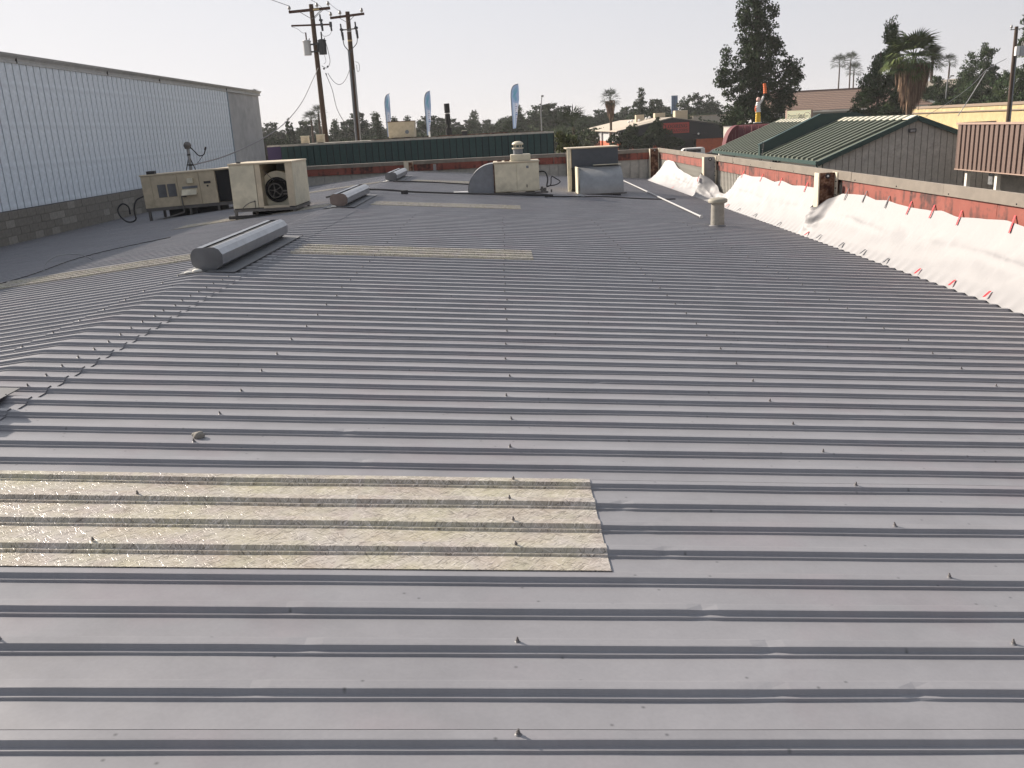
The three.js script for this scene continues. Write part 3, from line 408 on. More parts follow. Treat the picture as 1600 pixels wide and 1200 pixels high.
  part('hose', [tube([[W, 0.45, -0.3], [W + 0.14, 0.44, -0.2], [W + 0.2, 0.28, -0.1], [W + 0.17, 0.1, -0.05]], 0.018, 26, 6), tube([[W + 0.16, 0.08, -0.06], [W + 0.26, 0.12, -0.05], [W + 0.3, 0.32, -0.1], [W + 0.42, 0.26, -0.2], [W + 0.52, 0.18, -0.3], [W + 0.42, 0.12, -0.2], [W + 0.2, 0.1, -0.1]], 0.014, 40, 6)], mat.rubber, t);
  part('valve_set', [rod([W + 0.05, -0.02, -0.02], [W + 0.05, 0.1, -0.02], 0.03, 8), rod([W + 0.12, -0.03, -0.02], [W + 0.12, 0.07, -0.02], 0.035, 8), rod([W + 0.28, -0.05, 0], [W + 0.28, 0.02, 0], 0.02, 8)], mat.steel, t);
}
{ // second cooler, duct elbow towards us
  const t = thing('evaporative_cooler', 'grey rooftop cooler with round galvanised duct elbow facing the camera', 'rooftop cooler', [1.74, 4.42, -23.7]);
  const W = 1.36;
  part('cabinet', bx(0.10, W, 0.08, 1.14, -2.0, -1.02), mat.cream2, t); part('front_panel', rb(0.12, W, 0.10, 1.14, -1.02, -0.98, 0.008), mat.darkPanel, t);
  part('side_panel', rb(0.0, 0.09, 0.02, 1.155, -1.06, -0.96, 0.008), mat.cream, t); part('lid', rb(-0.02, W + 0.02, 1.14, 1.17, -2.02, -0.96, 0.008), mat.creamWarm, t);
  const R = 0.66, arc = []; for (let k = 0; k <= 22; k++) { const a = k / 22 * Math.PI / 2; arc.push([-0.94 + 0.9 * Math.sin(a), 0.015 + R * (Math.cos(a) * 0.62 + 0.38 * Math.pow(Math.cos(a), 0.55))]); }
  const P = [], UV = [], I = []; arc.forEach(([z, y], k) => { P.push(0.24, y, z, W + 0.02, y, z); UV.push(0, k * 0.05, 1.1, k * 0.05); if (k) { const q = k * 2; I.push(q - 2, q, q - 1, q, q + 1, q - 1); } }); const g = new THREE.BufferGeometry(); g.setAttribute('position', new THREE.Float32BufferAttribute(P, 3)); g.setAttribute('uv', new THREE.Float32BufferAttribute(UV, 2)); g.setIndex(I); g.computeVertexNormals(); part('duct_skin', g, mat.galv, t);
  const ck = [...arc.map(([z, y]) => [z, y - 0.006]), [-0.94, 0.01]]; for (const x of [0.245, W + 0.005]) { const s = prism(ck, 0, 0.012); s.rotateY(-Math.PI / 2); s.translate(x + 0.012, 0, 0); part('duct_cheek', uvBox(s), mat.galvDark, t); }
  part('flange', [rb(0.19, 0.23, 0.0, 0.69, -0.94, -0.10, 0.006), bx(0.68, W + 0.06, 0.70, 0.715, -0.97, -0.75)], mat.cream, t);
  part('opening', bx(0.10, 0.19, 0.08, 0.66, -0.955, -0.90), mat.black, t);
  part('stand_rail', [bx(0.1, W + 0.1, -0.02, 0.015, -0.14, -0.06), bx(0.05, W, 0.0, 0.08, -1.9, -1.05)], mat.steel, t);
  for (const x of [0.25, 1.2]) part('support_block', bx(x - 0.1, x + 0.1, roofY(1.74 + x) + 0.03 - 4.42 - 0.004, -0.02, -0.18, -0.04), mat.dark, t);
  for (const x of [0.2, 1.2]) part('support_block', bx(x - 0.1, x + 0.1, roofY(1.74 + x) + 0.03 - 4.42 - 0.004, 0.0, -1.8, -1.65), mat.dark, t);
}
{ // exhaust pipe with flat round cap
  const t = thing('vent_pipe', 'stubby beige vent pipe with flat round cap beside the white sheeting', 'vent pipe', [3.87, roofY(3.87) + 0.028, -16.5]);
  part('pipe', new THREE.CylinderGeometry(0.118, 0.124, 0.42, 30).translate(0, 0.21, 0), mat.pipeGrey, t);
  part('cap', new THREE.LatheGeometry([[0, 0.505], [0.10, 0.503], [0.155, 0.488], [0.172, 0.468], [0.172, 0.428], [0.165, 0.42], [0.12, 0.405], [0, 0.405]].map((p) => new THREE.Vector2(...p)), 32), mat.capTan2, t);
  part('boot_flange', new THREE.CylinderGeometry(0.135, 0.165, 0.03, 26).translate(0, 0.008, 0), mat.washer, t);
}
// pipes lying on the roof
function lyingPipe(name, pts, r, m, label, cat) { return solo(name, [tube(pts.map(([x, z, h = 0.0]) => [x, roofY(x) + 0.031 + r + h, z]), r, 60, 8)], m, label, cat); }
{
  const o = solo('white_pipe', [rod([4.02, roofY(4.02) + 0.06, -30.6], [3.88, roofY(3.88) + 0.06, -17.95], 0.019, 10), new THREE.CylinderGeometry(0.034, 0.034, 0.06, 10).rotateX(Math.PI / 2).translate(3.88, roofY(3.88) + 0.06, -17.93)], mat.pvc, 'long white plastic pipe lying down the roof by the vent pipe', 'pipe');
}
lyingPipe('gas_pipe', [[-4.2, -21.6, 0.02], [-3.3, -21.7, 0.06], [-2, -21.75, 0.03], [-0.5, -22.0, 0.02], [0.9, -22.35, 0.02], [1.2, -22.4, 0.02]], 0.022, mat.dark, 'dark gas pipe crossing the ridge to the mushroom capped cooler', 'pipe');
lyingPipe('gas_pipe', [[-3.1, -25.9, 0.02], [-2, -26, 0.02], [-0.9, -25.6, 0.02]], 0.02, mat.dark, 'short dark pipe on the roof left of the curved duct', 'pipe');
lyingPipe('power_cable', [[1.0, -22.2], [1.8, -22.6], [2.6, -22.9], [3.6, -22.6], [4.3, -22.9]], 0.014, mat.rubber, 'black cable lying on the roof before the round duct elbow', 'cable');
lyingPipe('loose_cable', [[-6.7, -11.7], [-6.62, -12.3], [-6.66, -12.9], [-6.75, -13.5], [-6.8, -14.2], [-6.7, -14.9], [-6.4, -15.5], [-5.95, -16.1]], 0.006, mat.rubber, 'thin black cable wandering over the left roof slope', 'cable');
solo('bent_conduit', [tube([[-6.58, roofY(-6.58) + 0.03, -12.75], [-6.59, roofY(-6.58) + 0.12, -12.85], [-6.5, roofY(-6.5) + 0.2, -13.0], [-6.3, roofY(-6.3) + 0.16, -13.3], [-6.2, roofY(-6.2) + 0.04, -13.5]], 0.007, 26, 6)], mat.galv, 'thin bent grey conduit standing on the shaded left slope', 'conduit');
solo('pipe_block', [rb(-0.08, 0.08, 0, 0.09, -0.06, 0.06, 0.01)], mat.dark, 'dark wooden block under the gas pipe near the ridge', 'block', null, [-2.35, roofY(-2.35) + 0.03, -21.72]);
solo('pipe_block', [rb(-0.18, 0.18, 0, 0.05, -0.06, 0.06, 0.01)], mat.white, 'small white block before the curved grey duct', 'block', null, [-1.05, roofY(-1.05) + 0.03, -22.45]);
solo('pipe_block', [new THREE.ConeGeometry(0.14, 0.08, 7).translate(0, 0.04, 0)], mat.galv, 'small grey lump on the roof before the duct elbow', 'block', null, [1.9, roofY(1.9) + 0.028, -22.75]);
{ const g = new THREE.IcosahedronGeometry(0.026, 3); const p = g.attributes.position; for (let i = 0; i < p.count; i++) { const k = 1 + 0.35 * nz(p.getX(i) * 40, p.getY(i) * 40, p.getZ(i) * 40); p.setXYZ(i, p.getX(i) * k * 1.25, p.getY(i) * k * 0.75, p.getZ(i) * k); } g.computeVertexNormals(); solo('stone', g, mat.rock, 'small grey stone lying on the near roof at the left', 'stone', null, [-1.66, roofY(-1.66) + 0.018, -4.45]); }

// ------------------------------------------------------------------ left neighbour: metal clad building
{
  const t = thing('warehouse', 'tall pale blue metal clad warehouse on a concrete block base', 'building', [XW, 0, 0]);
  const SP = 0.3585; const sg = prism([[0.0, 4.82], [0.0, 8.40], [0.028, 8.40], [0.028, 4.82]], 0.024, SP - 0.024); const rg = bx(0.028, 0.045, 4.82, 8.4, SP / 2 - 0.05, SP / 2 + 0.05);
  for (let k = 0; k < 120; k++) { const z = -43.02 + k * SP; if (z > -3) break; const s = part('siding_panel', sg, mat.siding, t); s.position.z = z; }
  part('siding_backing', bx(-0.05, -0.02, 4.8, 8.42, -43.02, 10), mat.sidingGap, t);
  const cj = [-48.9, -42.97, -34.65, -30.13, -24.58, -18, -9, 2, 10];
  for (let k = 0; k < cj.length - 1; k++) { const g = prism([[-0.35, 8.40], [0.06, 8.40], [0.06, 8.45], [0.035, 8.47], [0.05, 8.52], [0.12, 8.58], [0.14, 8.63], [-0.35, 8.66]], cj[k] + 0.012, cj[k + 1] - 0.012); part('coping_piece', g, mat.coping, t); }
  part('coping_joint', cj.slice(1, 5).map((z) => bx(0.0, 0.075, 8.41, 8.55, z - 0.011, z + 0.011)), mat.dark, t);
  // block base
  let cnt = 0; const bgs = [0, 1, 2].map(() => rb(0, 0.06, 0, 0.19, 0, 0.44, 0.008));
  for (let c = 0; c < 5; c++) for (let k = 0; k < 31; k++) { const z = -33.1 + k * 0.45 + (c % 2) * 0.225; const o = part('concrete_block', bgs[0], rnd() < 0.16 ? mat.blockLight : mat.block, t); o.position.set(rr(-0.004, 0.006), 3.80 + c * 0.2, z); }
  part('block_wall', [bx(-0.1, 0.045, 0, 4.80, -33.4, 10)], mat.mortar, t);
  part('plaster_end', bx(-0.3, -0.012, 0, 8.40, -48.72, -43.06), mat.conc, t);
  part('corner_trim', [bx(-0.02, 0.05, 4.8, 8.40, -43.10, -43.02)], mat.trimBlue, t);
  part('wall_core', [bx(-0.3, -0.06, 0, 8.39, -43.05, 10)], mat.conc, t);
  part('building_body', bx(-26, -0.31, 0, 8.42, -48.7, 10), mat.conc, t);
  part('lower_wall', bx(-0.05, -0.005, 0, 4.79, -43.0, -33.42), mat.conc, t);
  solo('flat_antenna', [bx(-0.3, 0.0, 0, 0.02, -0.1, 0.5), rod([-0.1, 0.02, 0.0], [-0.12, 0.05, 0.3], 0.02, 5)], mat.coping, 'flat metal strip lying on the warehouse coping corner', 'metal strip', null, [XW + 0.1, 8.665, -48.3]);
}

// ------------------------------------------------------------------ green fascia shop behind the far parapet
{
  const t = thing('green_shop', 'low shop building with dark green ribbed fascia panels and a purple end', 'building', [-12.6, 0, -50]);
  const sp = 0.3495; const g = bx(0.02, sp - 0.02, 3.2, 5.80, -0.02, 0.03);
  for (let k = 2; k < 44; k++) { const o = part('fascia_panel', g, k % 3 ? mat.greenPanel : mat.greenPanel2, t); o.position.x = k * sp + 0.04; }
  part('purple_panel', bx(0.0, 0.73, 3.2, 5.82, -0.02, 0.016), mat.purple, t);
  part('fascia_backing', bx(0, 15.45, 0, 5.8, -0.3, -0.024), mat.greenGap, t);
  part('roof_curb', [bx(0, 15.45, 5.80, 5.90, -0.3, 0.0), bx(0.4, 15.4, 5.72, 5.86, -9.6, -0.31)], mat.membrane, t);
  part('rust_edge', [bx(5.5, 15.0, 5.86, 5.92, -1.2, -0.9), bx(9, 13, 5.86, 5.95, -4.2, -4.0)], mat.ventRust, t);
  part('building_body', bx(0.05, 15.4, 0, 5.71, -10, -0.32), mat.tanWall, t);
  part('side_gap', [bx(-0.35, -0.28, 3, 6.1, -0.1, 0), bx(-0.12, -0.05, 3, 6.1, -0.1, 0)], mat.dark, t);
  const cooler = (x, z, w, h, label) => { const c = thing('rooftop_cooler', label, 'rooftop cooler', [x, 5.86, z], 'small coolers on the green shop'); part('cabinet', rb(0, w, 0.05, h, -w, 0, 0.02), mat.creamWarm, c); part('pad_panel', bx(0.06, w - 0.06, 0.1, h - 0.08, 0, 0.012), mat.cream2, c); part('top_pan', rb(-0.02, w + 0.02, h, h + 0.04, -w - 0.02, 0.02, 0.01), mat.cream, c); part('skid', bx(0.05, w - 0.05, 0, 0.05, -w, 0), mat.steel, c); };
  cooler(-11.6, -54, 0.42, 0.42, 'small beige cooler left above the purple panel'); cooler(-10.7, -54, 0.42, 0.46, 'small beige cooler nearest the first utility pole base');
  const b = thing('rooftop_unit', 'boxy tan rooftop unit with round fan port beside a blue feather flag', 'rooftop unit', [-6.98, 5.87, -58]);
  part('cabinet', rb(0, 1.62, 0.06, 1.02, -1.2, 0, 0.02), mat.cream2, b); part('lid', rb(-0.03, 1.65, 1.0, 1.04, -1.22, 0.03, 0.01), mat.ventRust, b); part('access_panel', rb(0.14, 0.64, 0.08, 0.58, 0, 0.014, 0.006), mat.cream2, b); part('access_panel', rb(0.92, 1.44, 0.08, 0.60, 0, 0.014, 0.006), mat.cream2, b); part('fan_port', new THREE.CylinderGeometry(0.12, 0.12, 0.03, 22).rotateX(Math.PI / 2).translate(1.16, 0.38, 0.02), mat.galvDark, b); part('skid', [bx(0.2, 0.6, 0, 0.06, -1.1, 0.02), bx(0.95, 1.3, 0, 0.06, -1.1, 0.02)], mat.dark, b); part('flue', rod([0.38, 1.04, -0.3], [0.38, 1.2, -0.3], 0.04, 10), mat.black, b);
  const f = thing('flood_light', 'small floodlight standing on the green shop fascia', 'lamp', [-1.95, 5.9, -50.15]); part('housing', rb(-0.14, 0.14, 0.02, 0.24, -0.1, 0.1, 0.02), mat.dark, f); part('hood', rb(-0.15, 0.13, 0.2, 0.27, -0.11, 0.09, 0.01), mat.cream, f); part('bracket', bx(-0.03, 0.03, 0, 0.04, -0.03, 0.03), mat.steel, f);
  const p = thing('vent_stack', 'black sectioned pipe stack rising from the green shop roof', 'vent pipe', [-3.3, 5.8, -59.5]); p.rotation.z = 0.02; part('base_pipe', rod([0, 0, 0], [0, 0.56, 0], 0.2, 14), mat.black, p); part('middle_pipe', [rod([0, 0.56, 0], [0, 0.8, 0], 0.09, 12), rod([0, 0.8, 0], [0, 1.42, 0], 0.17, 14)], mat.black, p); part('collar', rod([0, 1.42, 0], [0, 1.48, 0], 0.12, 12), mat.white, p); part('top_pipe', rod([0, 1.48, 0], [0, 2.05, 0], 0.18, 14), mat.black, p);
  solo('vent_pipe_small', [rod([0, 0, 0], [0, 0.34, 0], 0.05, 10)], mat.white, 'short white pipe standing on the green shop roof', 'vent pipe', null, [-4.05, 5.86, -53]);
}
// feather flags
function flagTex() { const c = document.createElement('canvas'); c.width = 128; c.height = 512; const g = c.getContext('2d'); g.fillStyle = '#b4c8e2'; g.fillRect(0, 0, 128, 512); g.fillStyle = '#6fb6c8'; for (let i = 0; i < 9; i++) { g.globalAlpha = 0.35; g.beginPath(); g.ellipse(60 + 14 * Math.sin(i), 60 + i * 13, 46 - i * 3, 12, -0.6, 0, 7); g.fill(); } g.globalAlpha = 1; g.fillStyle = '#dbe6f2'; g.fillRect(26, 190, 20, 260); g.fillStyle = '#e6e9f2'; g.fillRect(52, 200, 46, 110); g.fillRect(58, 330, 34, 150); g.fillStyle = '#6a80ad'; for (let i = 0; i < 12; i++) g.fillRect(60, 208 + i * 22, 6 + 24 * ((i * 37 % 10) / 10), 9); return canvasTex(c); }
const flagM = new THREE.MeshPhysicalMaterial({ roughness: 0.8, map: flagTex(), side: THREE.DoubleSide, transmission: 0.4, thickness: 0 });
function featherFlag(pos, h, w, turn, label) {
  const t = thing('feather_flag', label, 'flag', pos, 'blue feather flags behind the green shop'); t.rotation.y = turn;
  const out = [[0, 0.25], [0.0, h * 0.8], [w * 0.1, h * 0.9], [w * 0.4, h * 0.97], [w * 0.95, h], [w, h * 0.92], [w * 0.98, h * 0.7], [w * 0.72, h * 0.4], [w * 0.42, 0.28]];
  const s = new THREE.Shape(new THREE.SplineCurve(out.slice(0, 5).map((p) => new THREE.Vector2(...p))).getPoints(30).concat(out.slice(5).map((p) => new THREE.Vector2(...p))));
  const g = new THREE.ExtrudeGeometry(s, { depth: 0.012, bevelEnabled: false }); const p = g.attributes.position, u = g.attributes.uv; for (let i = 0; i < p.count; i++) { u.setXY(i, p.getX(i) / w, p.getY(i) / h); p.setZ(i, p.getZ(i) + 0.07 * Math.sin(p.getX(i) / w * 4 + p.getY(i) * 1.6) * (p.getX(i) / w)); } g.computeVertexNormals(); part('banner', g, flagM, t);
  part('flag_pole', [tube([[0, 0, 0], [-0.005, h * 0.4, 0], [-0.01, h * 0.8, 0], [w * 0.1, h * 0.905, 0], [w * 0.4, h * 0.978, 0], [w * 0.95, h * 1.005, 0]], 0.022, 40, 6)], mat.dark, t);
}
featherFlag([-7.55, 5.75, -62.1], 2.95, 0.46, -0.5, 'narrow leaning blue feather flag left of the tan rooftop unit'); 
featherFlag([-4.92, 5.7, -62.1], 3.05, 0.44, -0.2, 'blue and white feather flag between the tan unit and black stack');
featherFlag([0.82, 5.85, -63], 3.1, 0.53, 0.1, 'broad blue feather flag right of the black stack, standing upright');
{ const t = thing('light_pole', 'slim grey light pole rising behind the green shop roof end', 'light pole', [2.85, 0, -63]); part('pole', [rod([-0.05, 0, 0], [-0.08, 7.2, 0], 0.06, 10, 0.04), rod([-0.08, 7.2, 0], [0.02, 8.1, 0], 0.03, 8)], mat.galv, t); part('lamp_head', bx(-0.02, 0.14, 8.06, 8.16, -0.06, 0.06), mat.steel, t); }

// ------------------------------------------------------------------ utility poles
function insul(x, y, z) { return [rod([x, y, z], [x, y + 0.14, z], 0.03, 6), new THREE.CylinderGeometry(0.10, 0.085, 0.07, 10).translate(x, y + 0.12, z), new THREE.CylinderGeometry(0.07, 0.10, 0.09, 10).translate(x, y + 0.22, z), new THREE.CylinderGeometry(0.045, 0.06, 0.05, 8).translate(x, y + 0.29, z)]; }
function fuse(x, y, z) { return [rod([x, y, z], [x + 0.03, y - 0.75, z], 0.05, 8), rod([x - 0.05, y - 0.3, z], [x + 0.12, y - 0.4, z], 0.09, 8), rod([x + 0.06, y - 0.5, z], [x + 0.08, y - 1.0, z], 0.07, 8)]; }
{
  const t = thing('utility_pole', 'nearer dark utility pole carrying two transformers', 'utility pole', [-11.6, 0, -62], 'wooden utility poles');
  part('pole', [rod([0, 0, 0], [-0.12, 14.4, 0], 0.21, 14, 0.14)], mat.wood, t);
  const a = part('cross_arm', [bar([-1.55, 13.98, 0.16], [1.1, 14.1, 0.16], 0.16, 0.14)], mat.woodArm, t); part('tag_plate', bx(0.02, 0.42, 14.0, 14.1, 0.24, 0.26), mat.yellow, a);
  for (const [x, y] of [[-1.5, 14.05], [0.28, 14.14], [1.0, 14.2]]) part('insulator', insul(x, y, 0.16), mat.porcelain, a);
  part('brace', [rod([-0.85, 13.95, 0.22], [-0.13, 13.5, 0.2], 0.02, 6)], mat.steel, t); part('brace', [rod([0.55, 14.02, 0.22], [-0.1, 13.5, 0.2], 0.02, 6), rod([0.62, 14.02, 0.1], [-0.1, 13.45, 0.1], 0.02, 6)], mat.steel, t);
  const l = part('cross_arm', [bar([-1.48, 13.16, 0.18], [1.1, 13.12, 0.18], 0.10, 0.10)], mat.woodArm, t); part('fuse_cutout', fuse(0.42, 13.75, 0.24), mat.canDark, l); part('fuse_cutout', [new THREE.CylinderGeometry(0.09, 0.09, 0.3, 10).translate(1.05, 13.12, 0.24), rod([1.06, 12.97, 0.24], [1.08, 12.72, 0.24], 0.06, 8)], mat.canDark, l);
  const can = (x, m) => { const c = part('transformer', [new THREE.CylinderGeometry(0.25, 0.25, 0.82, 22).translate(x, 11.75, 0.1), new THREE.CylinderGeometry(0.28, 0.28, 0.05, 22).translate(x, 12.18, 0.1), new THREE.SphereGeometry(0.25, 18, 6, 0, 6.3, 0, 1.57).scale(1, 0.35, 1).translate(x, 12.2, 0.1)], m, t); part('bushing', [rod([x, 12.2, 0.1], [x, 12.72, 0.1], 0.045, 8), rod([x + 0.15, 12.2, 0.1], [x + 0.2, 12.36, 0.1], 0.03, 6)], m === mat.canDark ? mat.canDark : mat.woodArm, c); };
  can(-0.63, mat.canGrey); can(0.36, mat.canDark);
  part('bracket', [bx(-0.4, 0.14, 11.95, 12.03, -0.05, 0.18), bx(-0.4, 0.14, 11.5, 11.58, -0.05, 0.18), bx(-0.2, 0.2, 11.6, 12.1, -0.1, 0.1)], mat.canDark, t);
  part('drop_leads', [tube([[-1.48, 13.1, 0.2], [-1.1, 12.95, 0.2], [-0.8, 12.7, 0.15], [-0.63, 12.72, 0.1]], 0.012, 20, 5), tube([[1.07, 12.7, 0.24], [0.9, 12.5, 0.2], [0.5, 12.45, 0.15], [0.36, 12.72, 0.1]], 0.014, 20, 5), tube([[0.6, 12.1, 0.15], [0.72, 11.5, 0.2], [0.75, 10.8, 0.2], [0.5, 10.5, 0.2], [0.2, 10.65, 0.15]], 0.02, 30, 5), tube([[0.45, 11.3, 0.2], [0.5, 10.9, 0.2], [0.35, 10.75, 0.2]], 0.012, 16, 5)], mat.wire, t);
  part('service_clamp', [rod([0.3, 10.5, 0.2], [0.36, 10.42, 0.2], 0.06, 6), rod([0.56, 10.62, 0.2], [0.62, 10.54, 0.2], 0.06, 6), rod([0.42, 10.2, 0.2], [0.45, 10.05, 0.2], 0.035, 6)], mat.rubber, t);
}
{
  const t = thing('utility_pole', 'farther dark utility pole with grey conduits down its side', 'utility pole', [-9.5, 0, -62], 'wooden utility poles');
  part('pole', [rod([0, 0, 0], [0.06, 13.85, 0], 0.21, 14, 0.14)], mat.wood, t);
  const a = part('cross_arm', [bar([-1.05, 13.5, 0.16], [1.15, 13.66, 0.16], 0.14, 0.12)], mat.woodArm, t); for (const [x, y] of [[-1.0, 13.56], [-0.4, 13.62], [1.0, 13.7]]) part('insulator', insul(x, y, 0.16), mat.porcelain, a);
  part('brace', [rod([-0.5, 13.5, 0.2], [-0.02, 13.2, 0.2], 0.018, 6)], mat.steel, t); part('brace', [rod([0.55, 13.6, 0.2], [0.08, 13.2, 0.2], 0.018, 6)], mat.steel, t);
  const l = part('cross_arm', [bar([-0.48, 12.74, 0.18], [0.66, 12.80, 0.18], 0.07, 0.07)], mat.steel, t); part('fuse_cutout', fuse(-0.42, 13.12, 0.22), mat.canDark, l); part('fuse_cutout', fuse(0.52, 13.2, 0.22), mat.canDark, l);
  part('pole_band', [new THREE.CylinderGeometry(0.158, 0.158, 0.09, 14).translate(0.056, 12.1, 0)], mat.yellow, t); part('pole_band', [new THREE.CylinderGeometry(0.156, 0.156, 0.07, 14).translate(0.056, 12.66, 0)], mat.canGrey, t);
  part('conduit', [rod([-0.14, 0, 0.2], [-0.06, 11.5, 0.16], 0.075, 10)], mat.galvDark, t); part('conduit', [rod([0.16, 0, 0.2], [0.19, 10.3, 0.18], 0.055, 10)], mat.galv, t);
  part('drop_leads', [tube([[-0.35, 12.1, 0.22], [-0.3, 11.8, 0.2], [-0.08, 11.5, 0.18]], 0.03, 16, 5), tube([[0.58, 12.2, 0.22], [0.5, 11.9, 0.2], [0.2, 11.6, 0.18], [0, 11.3, 0.18]], 0.026, 16, 5), tube([[0.3, 10.8, 0.15], [0.5, 10.7, 0.15], [0.52, 10.3, 0.15], [0.4, 10.15, 0.15], [0.35, 10.6, 0.15]], 0.014, 24, 5)], mat.wire, t);
}
function wire(name, pts, r, label, m = mat.wire) { return solo(name, [tube(pts, r, 60, 5)], m, label, 'cable', 'overhead cables'); }
wire('service_cable', [[-8.72, 5.62, -26], [-9.35, 5.72, -31], [-9.95, 5.95, -36], [-10.45, 6.4, -42], [-10.9, 7.1, -48], [-11.25, 8.25, -54], [-11.5, 9.7, -59], [-11.64, 10.55, -61.9]], 0.022, 'thick grey service cable drooping from the mast up to the transformer pole', mat.wireThick);
wire('power_line', sag([-11.05, 10.2, -61.8], [-9.6, 10.4, -61.85], 0.85), 0.018, 'cable drooping between the two utility poles');
wire('power_line', [[-11.15, 10.05, -61.8], [-10.9, 9.2, -61.9], [-10.75, 7.9, -62.3], [-10.35, 6.9, -63], [-9.9, 6.3, -64]], 0.02, 'dark cable hanging down from the transformer pole to the trees');
wire('power_line', sag([-13.1, 14.35, -61.84], [-19, 16.5, -52], 0.1), 0.018, 'power line running up left from the transformer pole arm');
wire('power_line', sag([-11.32, 14.45, -61.84], [-16, 17, -52], 0.1), 0.014, 'thin power line running up left from the middle insulator');
wire('power_line', sag([-10.6, 14.5, -61.84], [-9.9, 13.9, -61.84], 0.06), 0.012, 'thin power line joining the two pole tops');
wire('power_line', sag([-11.3, 14.4, -61.84], [-10.5, 13.85, -61.84], 0.05), 0.012, 'thin power line between the pole cross arms');

// ------------------------------------------------------------------ flooring store
function textBoard(w, h, px, draw) { const c = document.createElement('canvas'); c.width = px; c.height = Math.round(px * h / w); const g = c.getContext('2d'); draw(g, c.width, c.height); return M(1, 1, 1, 0.6, { map: canvasTex(c) }); }
function faceBox(t, name, x0, x1, y0, y1, z, faceMat, sideMat, depth = 0.25) { const b = part(name, bx(x0, x1, y0, y1, z - depth, z - 0.004), sideMat, t); const f = new THREE.PlaneGeometry(x1 - x0, y1 - y0).translate((x0 + x1) / 2, (y0 + y1) / 2, z); part('lettered_face', f, faceMat, b); return b; }
{
  const t = thing('flooring_store', 'store with black gable front, orange base and red lettered sign', 'building', [0, 0, -150]);
  const L = 19.4, R = 36.3, C = 27.7, EL = 4.74, ER = 4.86, RT = 6.32, BK = -66;
  part('gable_front', prism([[L, 2.86], [R, 2.92], [R, ER - 0.5], [R - 0.1, ER - 0.08], [C, RT - 0.06], [L, EL - 0.04]], -0.3, 0), mat.navy, t);
  part('gable_trim', [bar([L - 0.2, EL, 0.02], [C, RT, 0.02], 0.12, 0.14), bar([C, RT, 0.02], [R + 0.1, ER, 0.02], 0.12, 0.14)], mat.dark, t);
  part('orange_base', [bx(L + 0.05, 27.2, 0, 2.86, -0.4, -0.12), bx(31.6, R - 0.05, 0, 2.9, -0.4, -0.12)], mat.orange, t);
  part('entrance', [bx(27.2, 31.6, 0, 2.88, -2.5, -2.2)], mat.black, t);
  part('side_wall', [bx(L + 0.02, L + 0.3, 2.86, EL - 0.2, BK, -0.4)], mat.lightWall, t); part('orange_base', [bx(L - 0.02, L + 0.28, 0, 2.86, BK, -0.41)], mat.orange, t);
  for (let k = 0; k < 6; k++) { const z = -1 - k * 12.8; part('pilaster', [bx(L - 0.35, L + 0.02, 0, 2.9, z - 0.7, z)], mat.orange, t); part('pilaster', [bx(L - 0.33, L + 0.02, 2.9, EL - 0.22, z - 0.68, z - 0.02)], mat.lightWall, t); }
  part('roof', [prism([[L - 0.7, EL - 0.1], [C, RT + 0.05], [C, RT + 0.2], [L - 0.7, EL + 0.05]], BK, -0.1), prism([[C, RT + 0.05], [R + 0.3, ER - 0.1], [R + 0.3, ER + 0.05], [C, RT + 0.2]], BK, -0.1)], mat.roofTan, t);
  part('side_wall', bx(R - 0.35, R - 0.05, 0, ER - 0.2, BK, -0.41), mat.tanWall, t); part('back_wall', bx(L + 0.3, R - 0.36, 0, EL - 0.3, BK, BK + 0.3), mat.tanWall, t);
  const sm = textBoard(5.35, 1.64, 512, (g, w, h) => { g.fillStyle = '#a8352c'; g.fillRect(0, 0, w, h); g.fillStyle = '#1b0c0e'; g.textAlign = 'center'; g.font = 'bold ' + Math.round(h * 0.46) + 'px serif'; g.fillText('FLOORING', w * 0.56, h * 0.5, w * 0.84); g.font = 'bold ' + Math.round(h * 0.36) + 'px serif'; g.fillText('LIQUIDATORS', w * 0.56, h * 0.88, w * 0.84); });
  faceBox(t, 'sign_board', 25.0, 30.35, 3.98, 5.62, 0.3, sm, mat.orange, 0.28);
  part('gooseneck_lamp', [rod([21.4, 4.3, 0], [21.4, 3.4, 0.1], 0.05, 6), rod([21.4, 3.55, 0.1], [23.3, 3.65, 0.5], 0.05, 6)], mat.galv, t);
  for (const [x, y] of [[23.3, 3.62], [31.8, 3.72]]) part('lamp', new THREE.SphereGeometry(0.17, 10, 8).translate(x, y, 0.5), mat.white, t); part('lamp_arm', [rod([30.9, 3.75, 0.3], [33.2, 3.78, 0.3], 0.06, 6)], mat.dark, t);
  const cooler = (x0, x1, h, z, label) => { const c = thing('rooftop_cooler', label, 'rooftop cooler', [x0, 0, z], 'coolers on the flooring store roof'); const w = x1 - x0, b = RT - Math.abs((x0 + x1) / 2 - C) * 0.18; part('cabinet', rb(0, w, b - 0.3, h, -w, 0, 0.03), mat.creamWarm, c); for (let k = 0; k < 2; k++) { const a = 0.12 + k * (w - 0.12) / 2, e = a + (w - 0.24) / 2; const lv = []; for (let q = 0; q < 7; q++) lv.push(bx(a + q * (e - a) / 7, a + (q + 0.55) * (e - a) / 7, b + 0.1, h - 0.1, 0, 0.03)); part('louvre_panel', lv, mat.cream2, c); } };
  cooler(24.9, 26.4, 7.25, -171, 'leftmost of three louvred coolers on the flooring store'); cooler(27.7, 29.55, 7.35, -167, 'middle louvred cooler on the flooring store roof'); cooler(28.9, 30.95, 7.5, -154, 'largest louvred cooler in front of the blue pylon');
